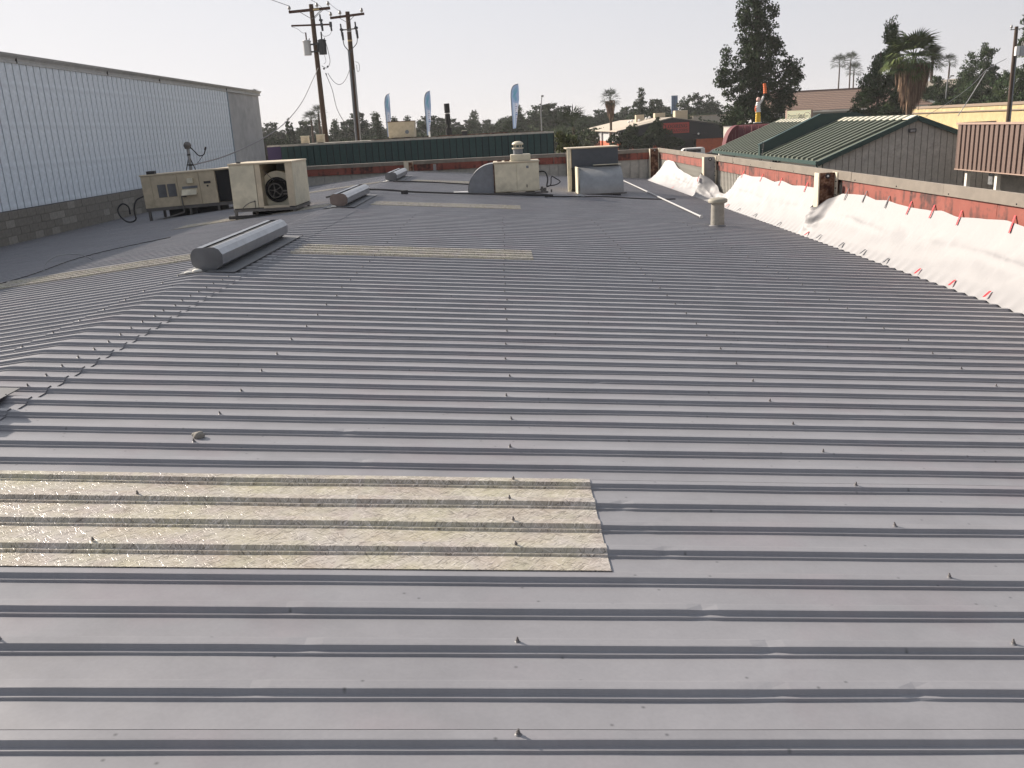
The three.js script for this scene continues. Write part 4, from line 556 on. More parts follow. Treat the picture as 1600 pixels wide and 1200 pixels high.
  for (const [x, z] of [[24.0, -174], [24.8, -176], [25.6, -174], [26.6, -170], [27.2, -170], [25.0, -168]]) { const c = thing('turbine_vent', 'white domed vent on the flooring store roof', 'roof vent', [x, RT - (C - x) * 0.185 + 0.15, z], 'white domed roof vents'); part('stem', rod([0, -0.1, 0], [0, 0.2, 0], 0.14, 10), mat.white, c); part('dome', new THREE.SphereGeometry(0.24, 12, 8).translate(0, 0.28, 0), mat.white, c); }
}
{ const t = thing('sign_pylon', 'slim blue pylon tower rising behind the flooring store coolers', 'pylon', [45.3, 0, -242]); part('panel', bx(-0.85, 0.75, 7.5, 12.0, -0.4, 0), mat.blueTower, t); part('panel_seam', [bx(-0.08, -0.02, 7.6, 12, 0, 0.02), bx(-0.85, 0.75, 9.6, 9.66, 0, 0.02)], mat.dark, t); part('support', bx(-0.4, 0.3, 0, 7.5, -0.3, -0.1), mat.steel, t); }
{ const t = thing('storage_building', 'plain beige flat roofed building behind the flooring store', 'building', [48, 0, -232]); part('wall', bx(0, 24, 0, 6.5, -30, 0), mat.roofTan, t); part('roof_edge', bx(-0.1, 24.1, 6.5, 6.75, -30, 0.1), mat.tanWall, t); part('door', bx(3, 5, 0, 2.6, 0, 0.05), mat.steel, t); }

// ------------------------------------------------------------------ red awnings and shop beyond the green roof
{
  const t = thing('awning_shop', 'low shop with dark red rounded awning beside the tall tree', 'building', [20.8, 0, -86]);
  const W = 6.2; part('wall', bx(1.25, 11, 0, 5.2, -6, -1.4), mat.gableWall, t); part('roof_edge', bx(1.2, 11.2, 5.20, 5.27, -6, -1.3), mat.steel, t);
  const seg = (x0, x1, m) => { const P = [], I = []; for (let k = 0; k <= 12; k++) { const a = k / 12 * Math.PI / 2; const y = 2.9 + 2.45 * Math.sin(a), z = -1.4 + 1.5 * Math.cos(a); P.push(x0, y, z, x1, y, z); if (k) { const q = k * 2; I.push(q - 2, q - 1, q, q, q - 1, q + 1); } } const g = new THREE.BufferGeometry(); g.setAttribute('position', new THREE.Float32BufferAttribute(P, 3)); g.setIndex(I); g.computeVertexNormals(); const f = g.toNonIndexed(); uvBox(f); return f; };
  for (let k = 0; k < 9; k++) part('awning_panel', seg(1.2 + k * 0.62, 1.2 + k * 0.62 + 0.6, m0(k)), mat.maroon, t);
  function m0() { return 0; }
  { const pts = [[1.2, 2.9], [1.2, 5.35]]; for (let k = 1; k <= 10; k++) { const a = k / 10 * Math.PI / 2; pts.push([1.2 - 1.25 * Math.sin(a), 2.9 + 2.45 * Math.cos(a)]); } part('awning_end', prism(pts, -1.38, 0.06), mat.maroon, t); }
  for (const x of [0.35, 0.62, 0.9]) part('awning_rib', rod([x, 2.9, 0.09], [x, 3.7 + x * 1.4, 0.09], 0.02, 6), mat.maroonRib, t);
  for (let k = 0; k < 5; k++) part('awning_rib', rod([1.2 + k * 0.62, 2.9, 0.12], [1.2 + k * 0.62, 5.35, -0.05], 0.035, 6), mat.maroonRib, t);
  const d = thing('inflatable_dancer', 'orange, white and yellow inflatable figure with one arm raised', 'inflatable', [24.35, 5.48, -88]);
  const tubeC = (pts, r0, r1, m, n) => { const c = new THREE.CatmullRomCurve3(pts.map((p) => V(...p))), g = new THREE.TubeGeometry(c, 24, 1, 12, false), p = g.attributes.position; for (let i = 0; i < p.count; i++) { const k = Math.floor(i / 13) / 24, q = c.getPointAt(k), r = (r0 + (r1 - r0) * k) * (1 + 0.12 * Math.sin(k * 30)); const v = V(p.getX(i), p.getY(i), p.getZ(i)).sub(q).multiplyScalar(r).add(q); p.setXYZ(i, v.x, v.y, v.z); } g.computeVertexNormals(); part(n, g, m, d); };
  tubeC([[-0.12, 0, 0], [-0.1, 0.5, 0], [-0.05, 1.0, 0]], 0.13, 0.17, M(0.80, 0.52, 0.03, 0.5), 'yellow_leg'); tubeC([[0.12, 0, 0], [0.1, 0.5, 0], [0.02, 1.05, 0]], 0.12, 0.16, M(0.80, 0.50, 0.03, 0.5), 'yellow_leg');
  tubeC([[-0.02, 0.95, 0], [-0.05, 1.4, 0], [0.0, 1.85, 0]], 0.26, 0.2, mat.white, 'torso'); tubeC([[-0.2, 1.0, 0.05], [-0.25, 1.3, 0.05], [-0.12, 1.6, 0.02]], 0.11, 0.09, M(0.75, 0.14, 0.03, 0.5), 'lower_arm'); 
  part('head', new THREE.SphereGeometry(0.19, 14, 10).scale(1, 1.15, 1).translate(-0.02, 2.08, 0), M(0.72, 0.45, 0.38, 0.5), d);
  tubeC([[0.12, 1.75, 0], [0.32, 2.0, 0], [0.46, 2.35, 0]], 0.12, 0.09, mat.white, 'raised_arm'); part('stick', rod([0.44, 2.3, 0], [0.56, 2.62, 0], 0.04, 6), mat.steel, d); tubeC([[0.6, 2.6, 0], [0.58, 3.0, 0], [0.5, 3.5, 0]], 0.16, 0.14, M(0.78, 0.16, 0.03, 0.5), 'orange_sleeve'); part('base', bx(-0.4, 0.3, -0.02, 0.05, -0.15, 0.15), mat.white, d);
}
// ------------------------------------------------------------------ green roofed building
{
  const t = thing('green_roof_building', 'long grey board building with ribbed green metal roof', 'building', [18.15, 0, -52]);
  const W = 10.6, C = 5.12, E = 3.56, RT = 5.6, BK = -25.5, FZ = -11.3;
  const boards = Math.ceil(W / 0.366); for (let k = 0; k < boards; k++) { const a = k * 0.366, b = Math.min(W, a + 0.335); const top = (x) => (x < C ? E + (RT - E) * x / C : RT - (RT - E) * (x - C) / (W - C)) - 0.1; const pts = [[a, 0], [b, 0], [b, top(b)]]; if (a < C && b > C) pts.push([C, top(C)]); pts.push([a, top(a)]); part('wall_board', prism(pts, -0.05, 0), mat.gableWall, t); }
  part('wall_backing', prism([[0, 0], [W, 0], [W, E - 0.12], [C, RT - 0.12], [0, E - 0.12]], -0.2, -0.056), mat.dark, t);
  part('side_wall', bx(0.02, 0.2, 0, E - 0.1, BK, -0.2), mat.whiteTrim, t); part('side_wall', bx(W - 0.2, W - 0.02, 0, E - 0.1, BK, -0.2), mat.gableWall, t);
  const slope = (x0, y0, x1, y1, z0, z1, name) => { const r = [prism([[x0, y0], [x1, y1], [x1, y1 + 0.03], [x0, y0 + 0.03]], z0, z1)]; for (let z = z0 + 0.12; z < z1 - 0.5; z += 0.92) r.push(prism([[x0, y0 + 0.03], [x1, y1 + 0.03], [x1, y1 + 0.17], [x0, y0 + 0.17]], z, z + 0.34)); return part(name, r, mat.roofGreen, t); };
  slope(-0.35, E - 0.12, C, RT, FZ, 0.12, 'roof_slope'); slope(C, RT, W + 0.35, E - 0.12, FZ, 0.12, 'roof_slope'); slope(-0.35, E - 0.12, C, RT, BK, FZ - 0.45, 'roof_slope'); slope(C, RT, W + 0.35, E - 0.12, BK, FZ - 0.45, 'roof_slope');
  part('ridge_cap', [prism([[C - 0.5, RT - 0.08], [C, RT + 0.11], [C + 0.5, RT - 0.08], [C + 0.5, RT - 0.05], [C, RT + 0.15], [C - 0.5, RT - 0.05]], FZ, 0.05)], mat.ridgeCap, t); part('ridge_cap', [prism([[C - 0.5, RT - 0.08], [C, RT + 0.11], [C + 0.5, RT - 0.08], [C + 0.5, RT - 0.05], [C, RT + 0.15], [C - 0.5, RT - 0.05]], BK, FZ - 0.45)], mat.ridgeCap, t);
  part('rake_trim', [bar([-0.38, E - 0.2, 0.17], [C, RT - 0.01, 0.17], 0.26, 0.10), bar([C, RT - 0.01, 0.17], [W + 0.3, E - 0.2, 0.17], 0.26, 0.10)], mat.greenTrim, t);
  part('eave_gutter', bx(-0.50, -0.36, E - 0.26, E - 0.06, BK, 0.2), mat.greenTrim, t); part('downspout', [tube([[-0.42, E - 0.25, 0.1], [-0.3, E - 0.5, 0.1], [-0.05, E - 0.6, 0.08], [-0.05, 2.0, 0.08]], 0.05, 20, 6)], mat.greenTrim, t);
  part('fire_wall', prism([[-0.45, E - 0.2], [-0.45, E + 0.62], [C - 1.45, 6.0], [C + 1.0, 6.0], [W + 0.4, E + 0.7], [W + 0.4, E - 0.2]], FZ - 0.4, FZ - 0.05), mat.greenTrim, t); part('fire_wall_cap', [bar([-0.5, E + 0.64, FZ - 0.22], [C - 1.45, 6.03, FZ - 0.22], 0.05, 0.42), bar([C - 1.45, 6.02, FZ - 0.22], [C + 1.0, 6.02, FZ - 0.22], 0.05, 0.42)], mat.greenPanel, t);
  for (const x of [0.8, 2.0, 3.2]) part('snow_clip', bx(x, x + 0.05, E + (RT - E) * x / C + 0.06, E + (RT - E) * x / C + 0.14, FZ + 0.3, FZ + 0.35), mat.whiteTrim, t);
  part('wall_light', [rb(C - 0.42, C - 0.02, 4.82, 5.02, 0.0, 0.16, 0.02)], mat.dark, t); part('lamp_glass', bx(C - 0.36, C - 0.08, 4.85, 4.97, 0.16, 0.166), mat.galv, t);
  part('strip_window', bx(-0.02, 0.015, E - 0.55, E - 0.3, BK + 1.5, BK + 5.6), mat.glassDark, t);
  const l = thing('ladder', 'black ladder leaning on the green roof eave', 'ladder', [17.55, 1.6, -63.2]); l.rotation.z = -0.12; part('rail', bx(-0.02, 0.02, 0, 2.8, -0.22, -0.18), mat.dark, l); part('rail', bx(-0.02, 0.02, 0, 2.8, 0.18, 0.22), mat.dark, l); for (let k = 0; k < 9; k++) part('rung', bx(-0.015, 0.015, 0.2 + k * 0.3, 0.23 + k * 0.3, -0.18, 0.18), mat.dark, l);
  const s = thing('security_lamp', 'dark floodlight under the green roof eave', 'lamp', [17.95, 2.95, -60.4]); part('housing', rb(-0.3, 0.05, 0, 0.3, -0.2, 0.2, 0.04), mat.black, s); part('lens', bx(-0.32, -0.30, 0.05, 0.22, -0.12, 0.12), mat.white, s); part('bracket', bx(0.05, 0.22, 0.1, 0.2, -0.05, 0.05), mat.dark, s);
}
{ // brown ribbed canopy building at the right
  const t = thing('brown_building', 'building with brown vertical ribbed metal canopy and roll up door', 'building', [24.5, 0, -49.5]);
  const B = 2.87, T = 5.16, F = 25; const r = [bx(0.02, 0.06, B, T, 0, F)]; for (let z = 0.02; z < F; z += 0.46) { r.push(bx(-0.05, 0.02, B, T, z, z + 0.27)); } part('ribbed_fascia', r, mat.brown, t);
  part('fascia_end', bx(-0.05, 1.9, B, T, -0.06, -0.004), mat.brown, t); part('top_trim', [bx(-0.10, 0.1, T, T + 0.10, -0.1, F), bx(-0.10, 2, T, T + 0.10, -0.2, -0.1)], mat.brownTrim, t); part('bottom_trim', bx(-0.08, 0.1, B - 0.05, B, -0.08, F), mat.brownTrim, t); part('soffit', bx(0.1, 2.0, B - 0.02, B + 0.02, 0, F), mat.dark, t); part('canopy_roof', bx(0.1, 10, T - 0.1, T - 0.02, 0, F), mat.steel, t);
  part('wall', bx(1.9, 10, 0, T - 0.1, 0, F), mat.gableWall, t); const pan = []; for (let k = 0; k < 5; k++) pan.push(bx(1.84, 1.9, 0.2, 2.8, 4.9 + k * 0.42, 4.9 + k * 0.42 + 0.38)); part('wall_panel', pan, mat.creamWarm, t);
  for (const z of [0.6, 3.6]) part('post', bx(0.2, 0.4, 0, B, z, z + 0.22), mat.whiteTrim, t); part('meter_box', bx(0.25, 0.4, 2.2, 2.75, 2.9, 3.3), mat.galv, t);
  const d = []; for (let k = 0; k < 16; k++) d.push(bx(1.83, 1.88, 0.1 + k * 0.17, 0.1 + k * 0.17 + 0.14, 8, 13)); part('roller_door', d, mat.steel, t); part('door_jamb', bx(1.7, 1.9, 0, 2.8, 7.3, 8), mat.dark, t);
}
{ const t = thing('yellow_building', 'long pale yellow stucco building with dark roof edge', 'building', [60, 0, -136.4]); part('wall', bx(0, 14, 0, 5.85, 0, 60), mat.yellow, t); part('cornice', [bx(-0.12, 0.0, 5.35, 5.85, -0.1, 60)], mat.yellow, t); part('roof_edge', [bx(-0.25, 14.1, 5.85, 6.18, 2.5, 60.2)], mat.yellowTrim, t); part('string_course', bx(-0.2, -0.12, 5.22, 5.36, -0.1, 60), mat.yellowTrim, t); part('pilaster', bx(-0.25, 0, 0, 5.84, 0.0, 1.2), mat.yellow, t); part('door', bx(-0.04, 0, 0, 2.2, 30, 31), mat.steel, t); }
{ // brown shingle roof
  const t = thing('shingle_building', 'wide building with brown shingle roof and pale gable trim', 'building', [43, 0, -150]);
  const n = 22, Y0r = 6.35, Y1 = 9.55, Zd = -9; for (let k = 0; k < n; k++) { const a = k / n, b = (k + 1.35) / n; const y = (q) => Y0r + (Y1 - Y0r) * q, z = (q) => Zd * q; const xr = 27 - 4.0 * a; part('shingle_course', (() => { const g = new THREE.BoxGeometry(xr + 1, 0.045, Math.hypot(y(b) - y(a), z(b) - z(a))); uvBox(g); g.rotateX(Math.atan2(Y1 - Y0r, -Zd)); g.translate(xr / 2 - 0.5, (y(a) + y(b)) / 2 + 0.03, (z(a) + z(b)) / 2); return g; })(), k % 2 ? mat.shingle : mat.shingle2, t); }
  part('wall', bx(0, 27, 0, 6.15, -16, -1), mat.lightWall, t); part('fascia', bx(-1, 27.2, 6.1, 6.33, -0.25, 0.05), mat.whiteTrim, t); part('ridge', bx(-1, 23.3, Y1 + 0.05, Y1 + 0.2, Zd - 0.3, Zd + 0.1), mat.shingle2, t); part('roof_back', (() => { const g = new THREE.BoxGeometry(24, 0.1, 9.5); g.rotateX(-0.34); g.translate(11, 8.0, Zd - 4.5); return uvBox(g); })(), mat.shingle, t);
  part('barge_board', [bar([27.6, 6.2, 0.1], [23.2, 9.75, Zd], 0.5, 0.35)], mat.whiteTrim, t);
  part('hip_slope', (() => { const g = new THREE.BufferGeometry(); g.setAttribute('position', new THREE.Float32BufferAttribute([27.9, 6.2, 0, 42, 6.2, -2, 40, 10.6, -12, 27.9, 6.2, 0, 40, 10.6, -12, 25, 10.1, -10], 3)); g.computeVertexNormals(); return uvBox(g); })(), mat.roofTan, t);
}
{ const t = thing('store_sign', 'cream shop sign with dark lettering and round logo above the green roof', 'sign', [0, 0, -90]); const m = textBoard(2.35, 1.06, 512, (g, w, h) => { g.fillStyle = '#efe7c4'; g.fillRect(0, 0, w, h); g.fillStyle = '#4d4a44'; g.font = Math.round(h * 0.56) + 'px serif'; g.textAlign = 'left'; g.save(); g.translate(w * 0.03, h * 0.68); g.scale(0.56, 1); g.fillText('Premium', 0, 0); g.restore(); g.save(); g.translate(w * 0.475, h * 0.68); g.scale(0.56, 1); g.fillText('Spas', 0, 0); g.restore(); g.strokeStyle = '#4d4a44'; g.lineWidth = h * 0.028; g.beginPath(); g.arc(w * 0.84, h * 0.5, h * 0.3, 0, 7); g.stroke(); g.font = 'bold ' + Math.round(h * 0.16) + 'px sans-serif'; g.textAlign = 'center'; g.fillText('spa', w * 0.84, h * 0.55); }); const fm = M(1, 1, 1, 0.6, { map: m.map, emissiveMap: m.map, emissive: new THREE.Color(1, 1, 0.94), emissiveIntensity: 0.3 }); // glow added to the sign face, standing in for sun through its translucent panel
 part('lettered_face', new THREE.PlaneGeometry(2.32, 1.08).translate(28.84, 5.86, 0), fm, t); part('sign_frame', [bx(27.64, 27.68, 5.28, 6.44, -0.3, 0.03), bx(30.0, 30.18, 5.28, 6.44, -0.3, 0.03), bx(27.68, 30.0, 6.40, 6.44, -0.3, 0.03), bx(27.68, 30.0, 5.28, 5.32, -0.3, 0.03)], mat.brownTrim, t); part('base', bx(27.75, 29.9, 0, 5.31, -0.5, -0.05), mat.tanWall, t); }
// parked vehicles glimpsed in the yard
{ const t = thing('parked_van', 'white van parked before the flooring store, only its roof showing', 'van', [28.6, 0, -141]); const prof = [[-2.4, 0.45], [-2.4, 1.0], [-1.5, 1.12], [-0.9, 1.75], [-0.6, 1.84], [1.9, 1.88], [2.2, 1.7], [2.3, 0.45]]; part('body', prism(prof, -0.9, 0.9, 0.08), mat.white, t); part('windscreen', prism([[-1.42, 1.16], [-0.93, 1.7], [-0.8, 1.7], [-0.8, 1.16]], -0.75, 0.92), mat.glassDark, t); part('side_window', bx(-0.6, 1.6, 1.2, 1.65, 0.9, 0.915), mat.glassDark, t); for (const x of [-1.5, 1.4]) for (const z of [-0.8, 0.8]) part('wheel', new THREE.CylinderGeometry(0.34, 0.34, 0.24, 18).rotateX(Math.PI / 2).translate(x, 0.34, z), mat.rubber, t); }
{ const t = thing('parked_car', 'dark car parked by the orange store wall', 'car', [33.2, 0, -142]); part('body', prism([[-2.2, 0.35], [-2.2, 0.85], [-1.2, 1.0], [-0.6, 1.45], [0.8, 1.48], [1.5, 1.05], [2.1, 0.95], [2.2, 0.35]], -0.85, 0.85, 0.08), mat.navy, t); part('side_window', prism([[-1.0, 1.02], [-0.55, 1.38], [0.75, 1.4], [1.3, 1.05]], 0.85, 0.87), mat.glassDark, t); for (const x of [-1.4, 1.3]) for (const z of [-0.75, 0.75]) part('wheel', new THREE.CylinderGeometry(0.32, 0.32, 0.22, 18).rotateX(Math.PI / 2).translate(x, 0.32, z), mat.rubber, t); }
// right utility pole and stays
{
  const t = thing('utility_pole', 'dark utility pole with white equipment box before the yellow building', 'utility pole', [41.05, 0, -75], 'wooden utility poles');
  part('pole', rod([0, 0, 0], [-0.1, 11.85, 0], 0.2, 14, 0.13), mat.wood, t); part('cross_arm', [bar([-0.62, 11.62, 0.1], [0.5, 11.68, 0.1], 0.06, 0.06)], mat.steel, t); part('insulator', insul(-0.55, 11.66, 0.1), mat.porcelain, t);
  const b = part('equipment_box', rb(-0.18, 0.12, 9.65, 10.35, 0.15, 0.42, 0.03), mat.white, t); part('transformer', [new THREE.CylinderGeometry(0.25, 0.25, 0.75, 18).translate(0.42, 10.0, 0.1)], mat.canGrey, t); part('bushing', [rod([0.4, 10.4, 0.1], [0.45, 10.75, 0.1], 0.03, 6), rod([0.52, 10.4, 0.1], [0.6, 10.7, 0.1], 0.03, 6)], mat.porcelain, t); part('conduit', rod([0.02, 0, 0.22], [0.02, 9.7, 0.17], 0.05, 8), mat.galvDark, t);
}
wire('guy_wire', [[36.9, 5.3, -75], [38.0, 7.1, -75], [38.85, 8.6, -75]], 0.035, 'pale stay wire climbing steeply above the brown canopy', mat.galv);
wire('guy_wire', [[34.3, 5.4, -75], [36.4, 6.6, -75], [37.9, 7.7, -75], [38.9, 8.75, -75], [40.4, 9.5, -75]], 0.02, 'thin pale wire rising across the yellow building to the pole', mat.galv);
{ const t = thing('street_light', 'short grey street light among the pines above the yellow wall', 'street light', [71.5, 0, -150]); part('pole', rod([0, 0, 0], [0.15, 10.1, 0], 0.14, 8, 0.1), mat.galv, t); part('arm', rod([0.15, 10.05, 0], [0.75, 10.6, 0], 0.08, 6), mat.galv, t); part('lamp_head', bx(0.6, 1.1, 10.52, 10.7, -0.15, 0.15), mat.steel, t); }

// ------------------------------------------------------------------ trees
function crownGeo(o) { // lobes: [x,y,z,rx,ry,rz,weight]; clumps of small leaf faces spread through them
  const P = [], Cc = []; const tot = o.lobes.reduce((s, l) => s + (l[6] || l[3] * l[4]), 0);
  const A = V(0, 0, 0), B = V(0, 0, 0), Cv = V(0, 0, 0), q = new THREE.Quaternion(), e = new THREE.Euler();
  for (const l of o.lobes) {
    const n = Math.max(1, Math.round(o.clumps * (l[6] || l[3] * l[4]) / tot));
    for (let k = 0; k < n; k++) {
      const u = rr(-1, 1), a = rr(0, 6.283), s = Math.sqrt(1 - u * u), r = Math.pow(rnd(), 0.42) * (1 + 0.18 * nz(u * 3 + l[0], a, l[1]));
      const cx = l[0] + l[3] * r * s * Math.cos(a), cy = l[1] + l[4] * r * u, cz = l[2] + l[5] * r * s * Math.sin(a);
      const tone = rr(0.62, 1.3), hue = rr(-1, 1);
      for (let m = 0; m < o.per; m++) {
        const R = o.clumpR * Math.cbrt(rnd()); const u2 = rr(-1, 1), a2 = rr(0, 6.283), s2 = Math.sqrt(1 - u2 * u2);
        const px = cx + R * s2 * Math.cos(a2), py = cy + R * u2 * 0.75, pz = cz + R * s2 * Math.sin(a2), L = o.leaf * rr(0.6, 1.35), w = L * (o.asp || 0.55);
        e.set(rr(-1.2, 1.2), rr(0, 6.28), rr(-1.2, 1.2)); q.setFromEuler(e);
        A.set(-w, 0, 0).applyQuaternion(q); B.set(w, L * 0.2, 0).applyQuaternion(q); Cv.set(0, L, L * 0.25).applyQuaternion(q);
        P.push(px + A.x, py + A.y, pz + A.z, px + B.x, py + B.y, pz + B.z, px + Cv.x, py + Cv.y, pz + Cv.z);
        const tn = tone * rr(0.8, 1.2), c = [o.col[0] * tn * (1 + 0.12 * hue), o.col[1] * tn, o.col[2] * tn * (1 - 0.1 * hue)]; for (let v = 0; v < 3; v++) Cc.push(...c);
      }
    }
  }
  const g = new THREE.BufferGeometry(); g.setAttribute('position', new THREE.Float32BufferAttribute(P, 3)); g.setAttribute('color', new THREE.Float32BufferAttribute(Cc, 3)); g.computeVertexNormals(); return g;
}
function tree(name, label, pos, h, o, group, limbs = 5, tr = 0.22) {
  const t = thing(name, label, 'tree', pos, group); part('crown', crownGeo(o), mat.leaf, t);
  const g = [rod([0, 0, 0], [rr(-0.2, 0.2), h * 0.8, rr(-0.2, 0.2)], tr, 8, tr * 0.3)]; for (let k = 0; k < limbs; k++) { const l = o.lobes[k % o.lobes.length], y = Math.max(0.4, l[1] - l[4] * 0.9); g.push(rod([0, Math.min(y, h * 0.7), 0], [l[0] + rr(-0.3, 0.3) * l[3], l[1], l[2] + rr(-0.3, 0.3) * l[5]], tr * 0.4, 6, tr * 0.12)); } part('trunk', g, mat.bark, t); return t;
}
const DK = [0.026, 0.044, 0.017], MID = [0.048, 0.070, 0.026], OLV = [0.075, 0.088, 0.036], PIN = [0.038, 0.062, 0.026];
// the tall dense tree
{
  const L = [[0, 3.2, 0, 4.0, 2.4, 3.6], [-0.6, 6.6, 0, 3.7, 2.6, 3.5], [0.4, 9.4, 0, 3.2, 2.6, 3], [0.0, 12.2, 0, 2.3, 2.4, 2.3], [-0.3, 15, 0, 2.1, 2.2, 2.1], [-0.1, 17.6, 0, 2.0, 2.0, 2.0], [-0.2, 19.8, 0, 1.7, 1.8, 1.7], [-0.2, 21.6, 0, 1.6, 1.8, 1.6], [-0.3, 23.6, 0, 1.3, 1.8, 1.3], [-0.3, 25.6, 0, 0.8, 1.6, 0.8], [3.6, 6.3, 0.4, 1.7, 1.6, 1.6], [4.4, 8.3, 0.3, 1.0, 1.3, 1.0], [3.3, 4.3, 0.2, 1.5, 1.5, 1.4], [5.3, 7.0, 0, 0.5, 0.6, 0.5], [-3.9, 8.4, 0.2, 0.8, 1.2, 0.8], [-4.2, 6.9, 0.3, 0.9, 0.8, 0.8], [-3.6, 10.3, 0, 0.6, 0.7, 0.6], [-2.6, 2.0, 0.4, 1.9, 1.3, 1.4], [2.1, 11.3, 0, 0.9, 0.8, 0.9], [-1.9, 13.6, 0.4, 0.7, 0.7, 0.7], [1.9, 14.5, 0.3, 0.6, 0.8, 0.6], [1.8, 17.9, 0, 0.6, 0.7, 0.6]].map((l) => [l[0], l[1] + 3.2, l[2], l[3], l[4], l[5]]);
  tree('tall_tree', 'very tall dense dark tree towering above the maroon awning', [31.4, 0, -115], 24, { lobes: L, clumps: 1750, per: 24, clumpR: 0.48, leaf: 0.23, col: DK }, null, 14, 0.5);
  tree('leafy_shrub', 'bright green shrub at the foot of the tall tree', [27.0, 0, -104], 4, { lobes: [[0, 4.2, 0, 1.3, 1.4, 1.2], [1.0, 3.6, 0.3, 1, 1.2, 1]], clumps: 130, per: 22, clumpR: 0.3, leaf: 0.18, col: MID }, 'shrubs by the stores', 3, 0.12);
  tree('leafy_shrub', 'shrub right of the inflatable figure before the grey wall', [30.9, 0, -98], 5, { lobes: [[0, 5.2, 0, 1.3, 0.9, 1.0], [-1.2, 4.8, 0, 1.0, 0.9, 1]], clumps: 120, per: 20, clumpR: 0.3, leaf: 0.18, col: DK }, 'shrubs by the stores', 3, 0.12);
}
// conifers at the right
function pineLobes(h, w, base, jit = 0.5) { const L = []; for (let y = base; y < h; y += h * 0.075) { const k = 1 - (y - base) / (h - base), r = w * (0.22 + 0.85 * Math.pow(k, 0.75)); const n = 2 + Math.round(4 * k); for (let q = 0; q < n; q++) { const a = rr(0, 6.28), d = r * rr(0.25, 0.85); L.push([Math.cos(a) * d, y + rr(-jit, jit), Math.sin(a) * d, Math.max(0.3, r * 0.4), 0.55 + r * 0.14, Math.max(0.3, r * 0.4)]); } } L.push([0.2, h - 0.3, 0, 0.3, 0.8, 0.3]); return L; }
tree('pine_tree', 'dark pine standing left of the shaggy fan palm', [43.3, 0, -107], 15.4, { lobes: pineLobes(15.6, 3.2, 4.0).map((l) => [l[0] + (l[1] - 6) * 0.12, ...l.slice(1)]), clumps: 1200, per: 24, clumpR: 0.42, leaf: 0.26, asp: 0.3, col: PIN }, 'pines at the right', 8, 0.3);
tree('pine_tree', 'pointed pine rising above the middle of the yellow wall', [76, 0, -148], 15, { lobes: pineLobes(15.1, 4.6, 5.0), clumps: 1100, per: 24, clumpR: 0.48, leaf: 0.31, asp: 0.3, col: PIN }, 'pines at the right', 8, 0.28);
tree('pine_tree', 'low bushy pine left of the street light above the yellow wall', [72.2, 0, -153], 10, { lobes: [[0, 7.6, 0, 3.3, 1.9, 2.4], [-2.3, 7.3, 0, 2.1, 1.6, 2], [2.0, 8.0, 0, 2.0, 1.9, 1.9], [-0.8, 9.7, 0, 0.9, 1.1, 0.9], [-3.0, 8.8, 0, 0.7, 1.1, 0.7], [3.5, 9.4, 0, 1.4, 1.6, 1.3]], clumps: 700, per: 24, clumpR: 0.4, leaf: 0.26, asp: 0.3, col: PIN }, 'pines at the right', 5, 0.25);
tree('pine_tree', 'tall pine cut off by the right edge of the view', [69.5, 0, -122], 21, { lobes: pineLobes(21.5, 5.0, 4.5), clumps: 1300, per: 24, clumpR: 0.5, leaf: 0.3, asp: 0.3, col: PIN }, 'pines at the right', 8, 0.3);
tree('pine_tree', 'small dark shrubby tree just right of the shaggy palm', [69.4, 0, -146.5], 7.4, { lobes: [[0, 6.2, 0, 2.2, 1.0, 1.6], [-0.8, 7.3, 0, 0.4, 1.0, 0.4]], clumps: 110, per: 22, clumpR: 0.32, leaf: 0.24, asp: 0.3, col: DK }, 'pines at the right', 3, 0.15);
// fan palms
function fanFrond(L, blades, col, droop = 0.25) { // stalk then a fan of narrow blades, pointing along +z
  const P = [], C = []; const tri = (a, b, c, k) => { P.push(...a, ...b, ...c); for (let i = 0; i < 3; i++) C.push(col[0] * k, col[1] * k, col[2] * k); };
  const s = L * 0.48, w = 0.03; tri([-w, 0, 0], [w, 0, 0], [w, 0, s], 1.3); tri([-w, 0, 0], [w, 0, s], [-w, 0, s], 1.3);
  for (let k = 0; k < blades; k++) { const a = (k / (blades - 1) - 0.5) * 2.7, l = L * 0.56 * (1 - 0.25 * Math.abs(a) / 1.35) * rr(0.88, 1.1), wd = l * 0.05; const dx = Math.sin(a), dz = Math.cos(a), nx = Math.cos(a), nzv = -Math.sin(a); const cup = 0.18 * Math.abs(a); const p0 = [0, 0, s], m1 = [dx * l * 0.62 + nx * wd, cup * l * 0.4, s + dz * l * 0.62 + nzv * wd], m2 = [dx * l * 0.62 - nx * wd, cup * l * 0.4, s + dz * l * 0.62 - nzv * wd], tp = [dx * l, cup * l * 0.5 - droop * l, s + dz * l]; const t = rr(0.75, 1.25); tri(p0, m1, m2, t); tri(m1, tp, m2, t * 1.05); }
  const g = new THREE.BufferGeometry(); g.setAttribute('position', new THREE.Float32BufferAttribute(P, 3)); g.setAttribute('color', new THREE.Float32BufferAttribute(C, 3)); g.computeVertexNormals(); return g;
}
function mergeC(list) { return mergeGeometries(list, false); }
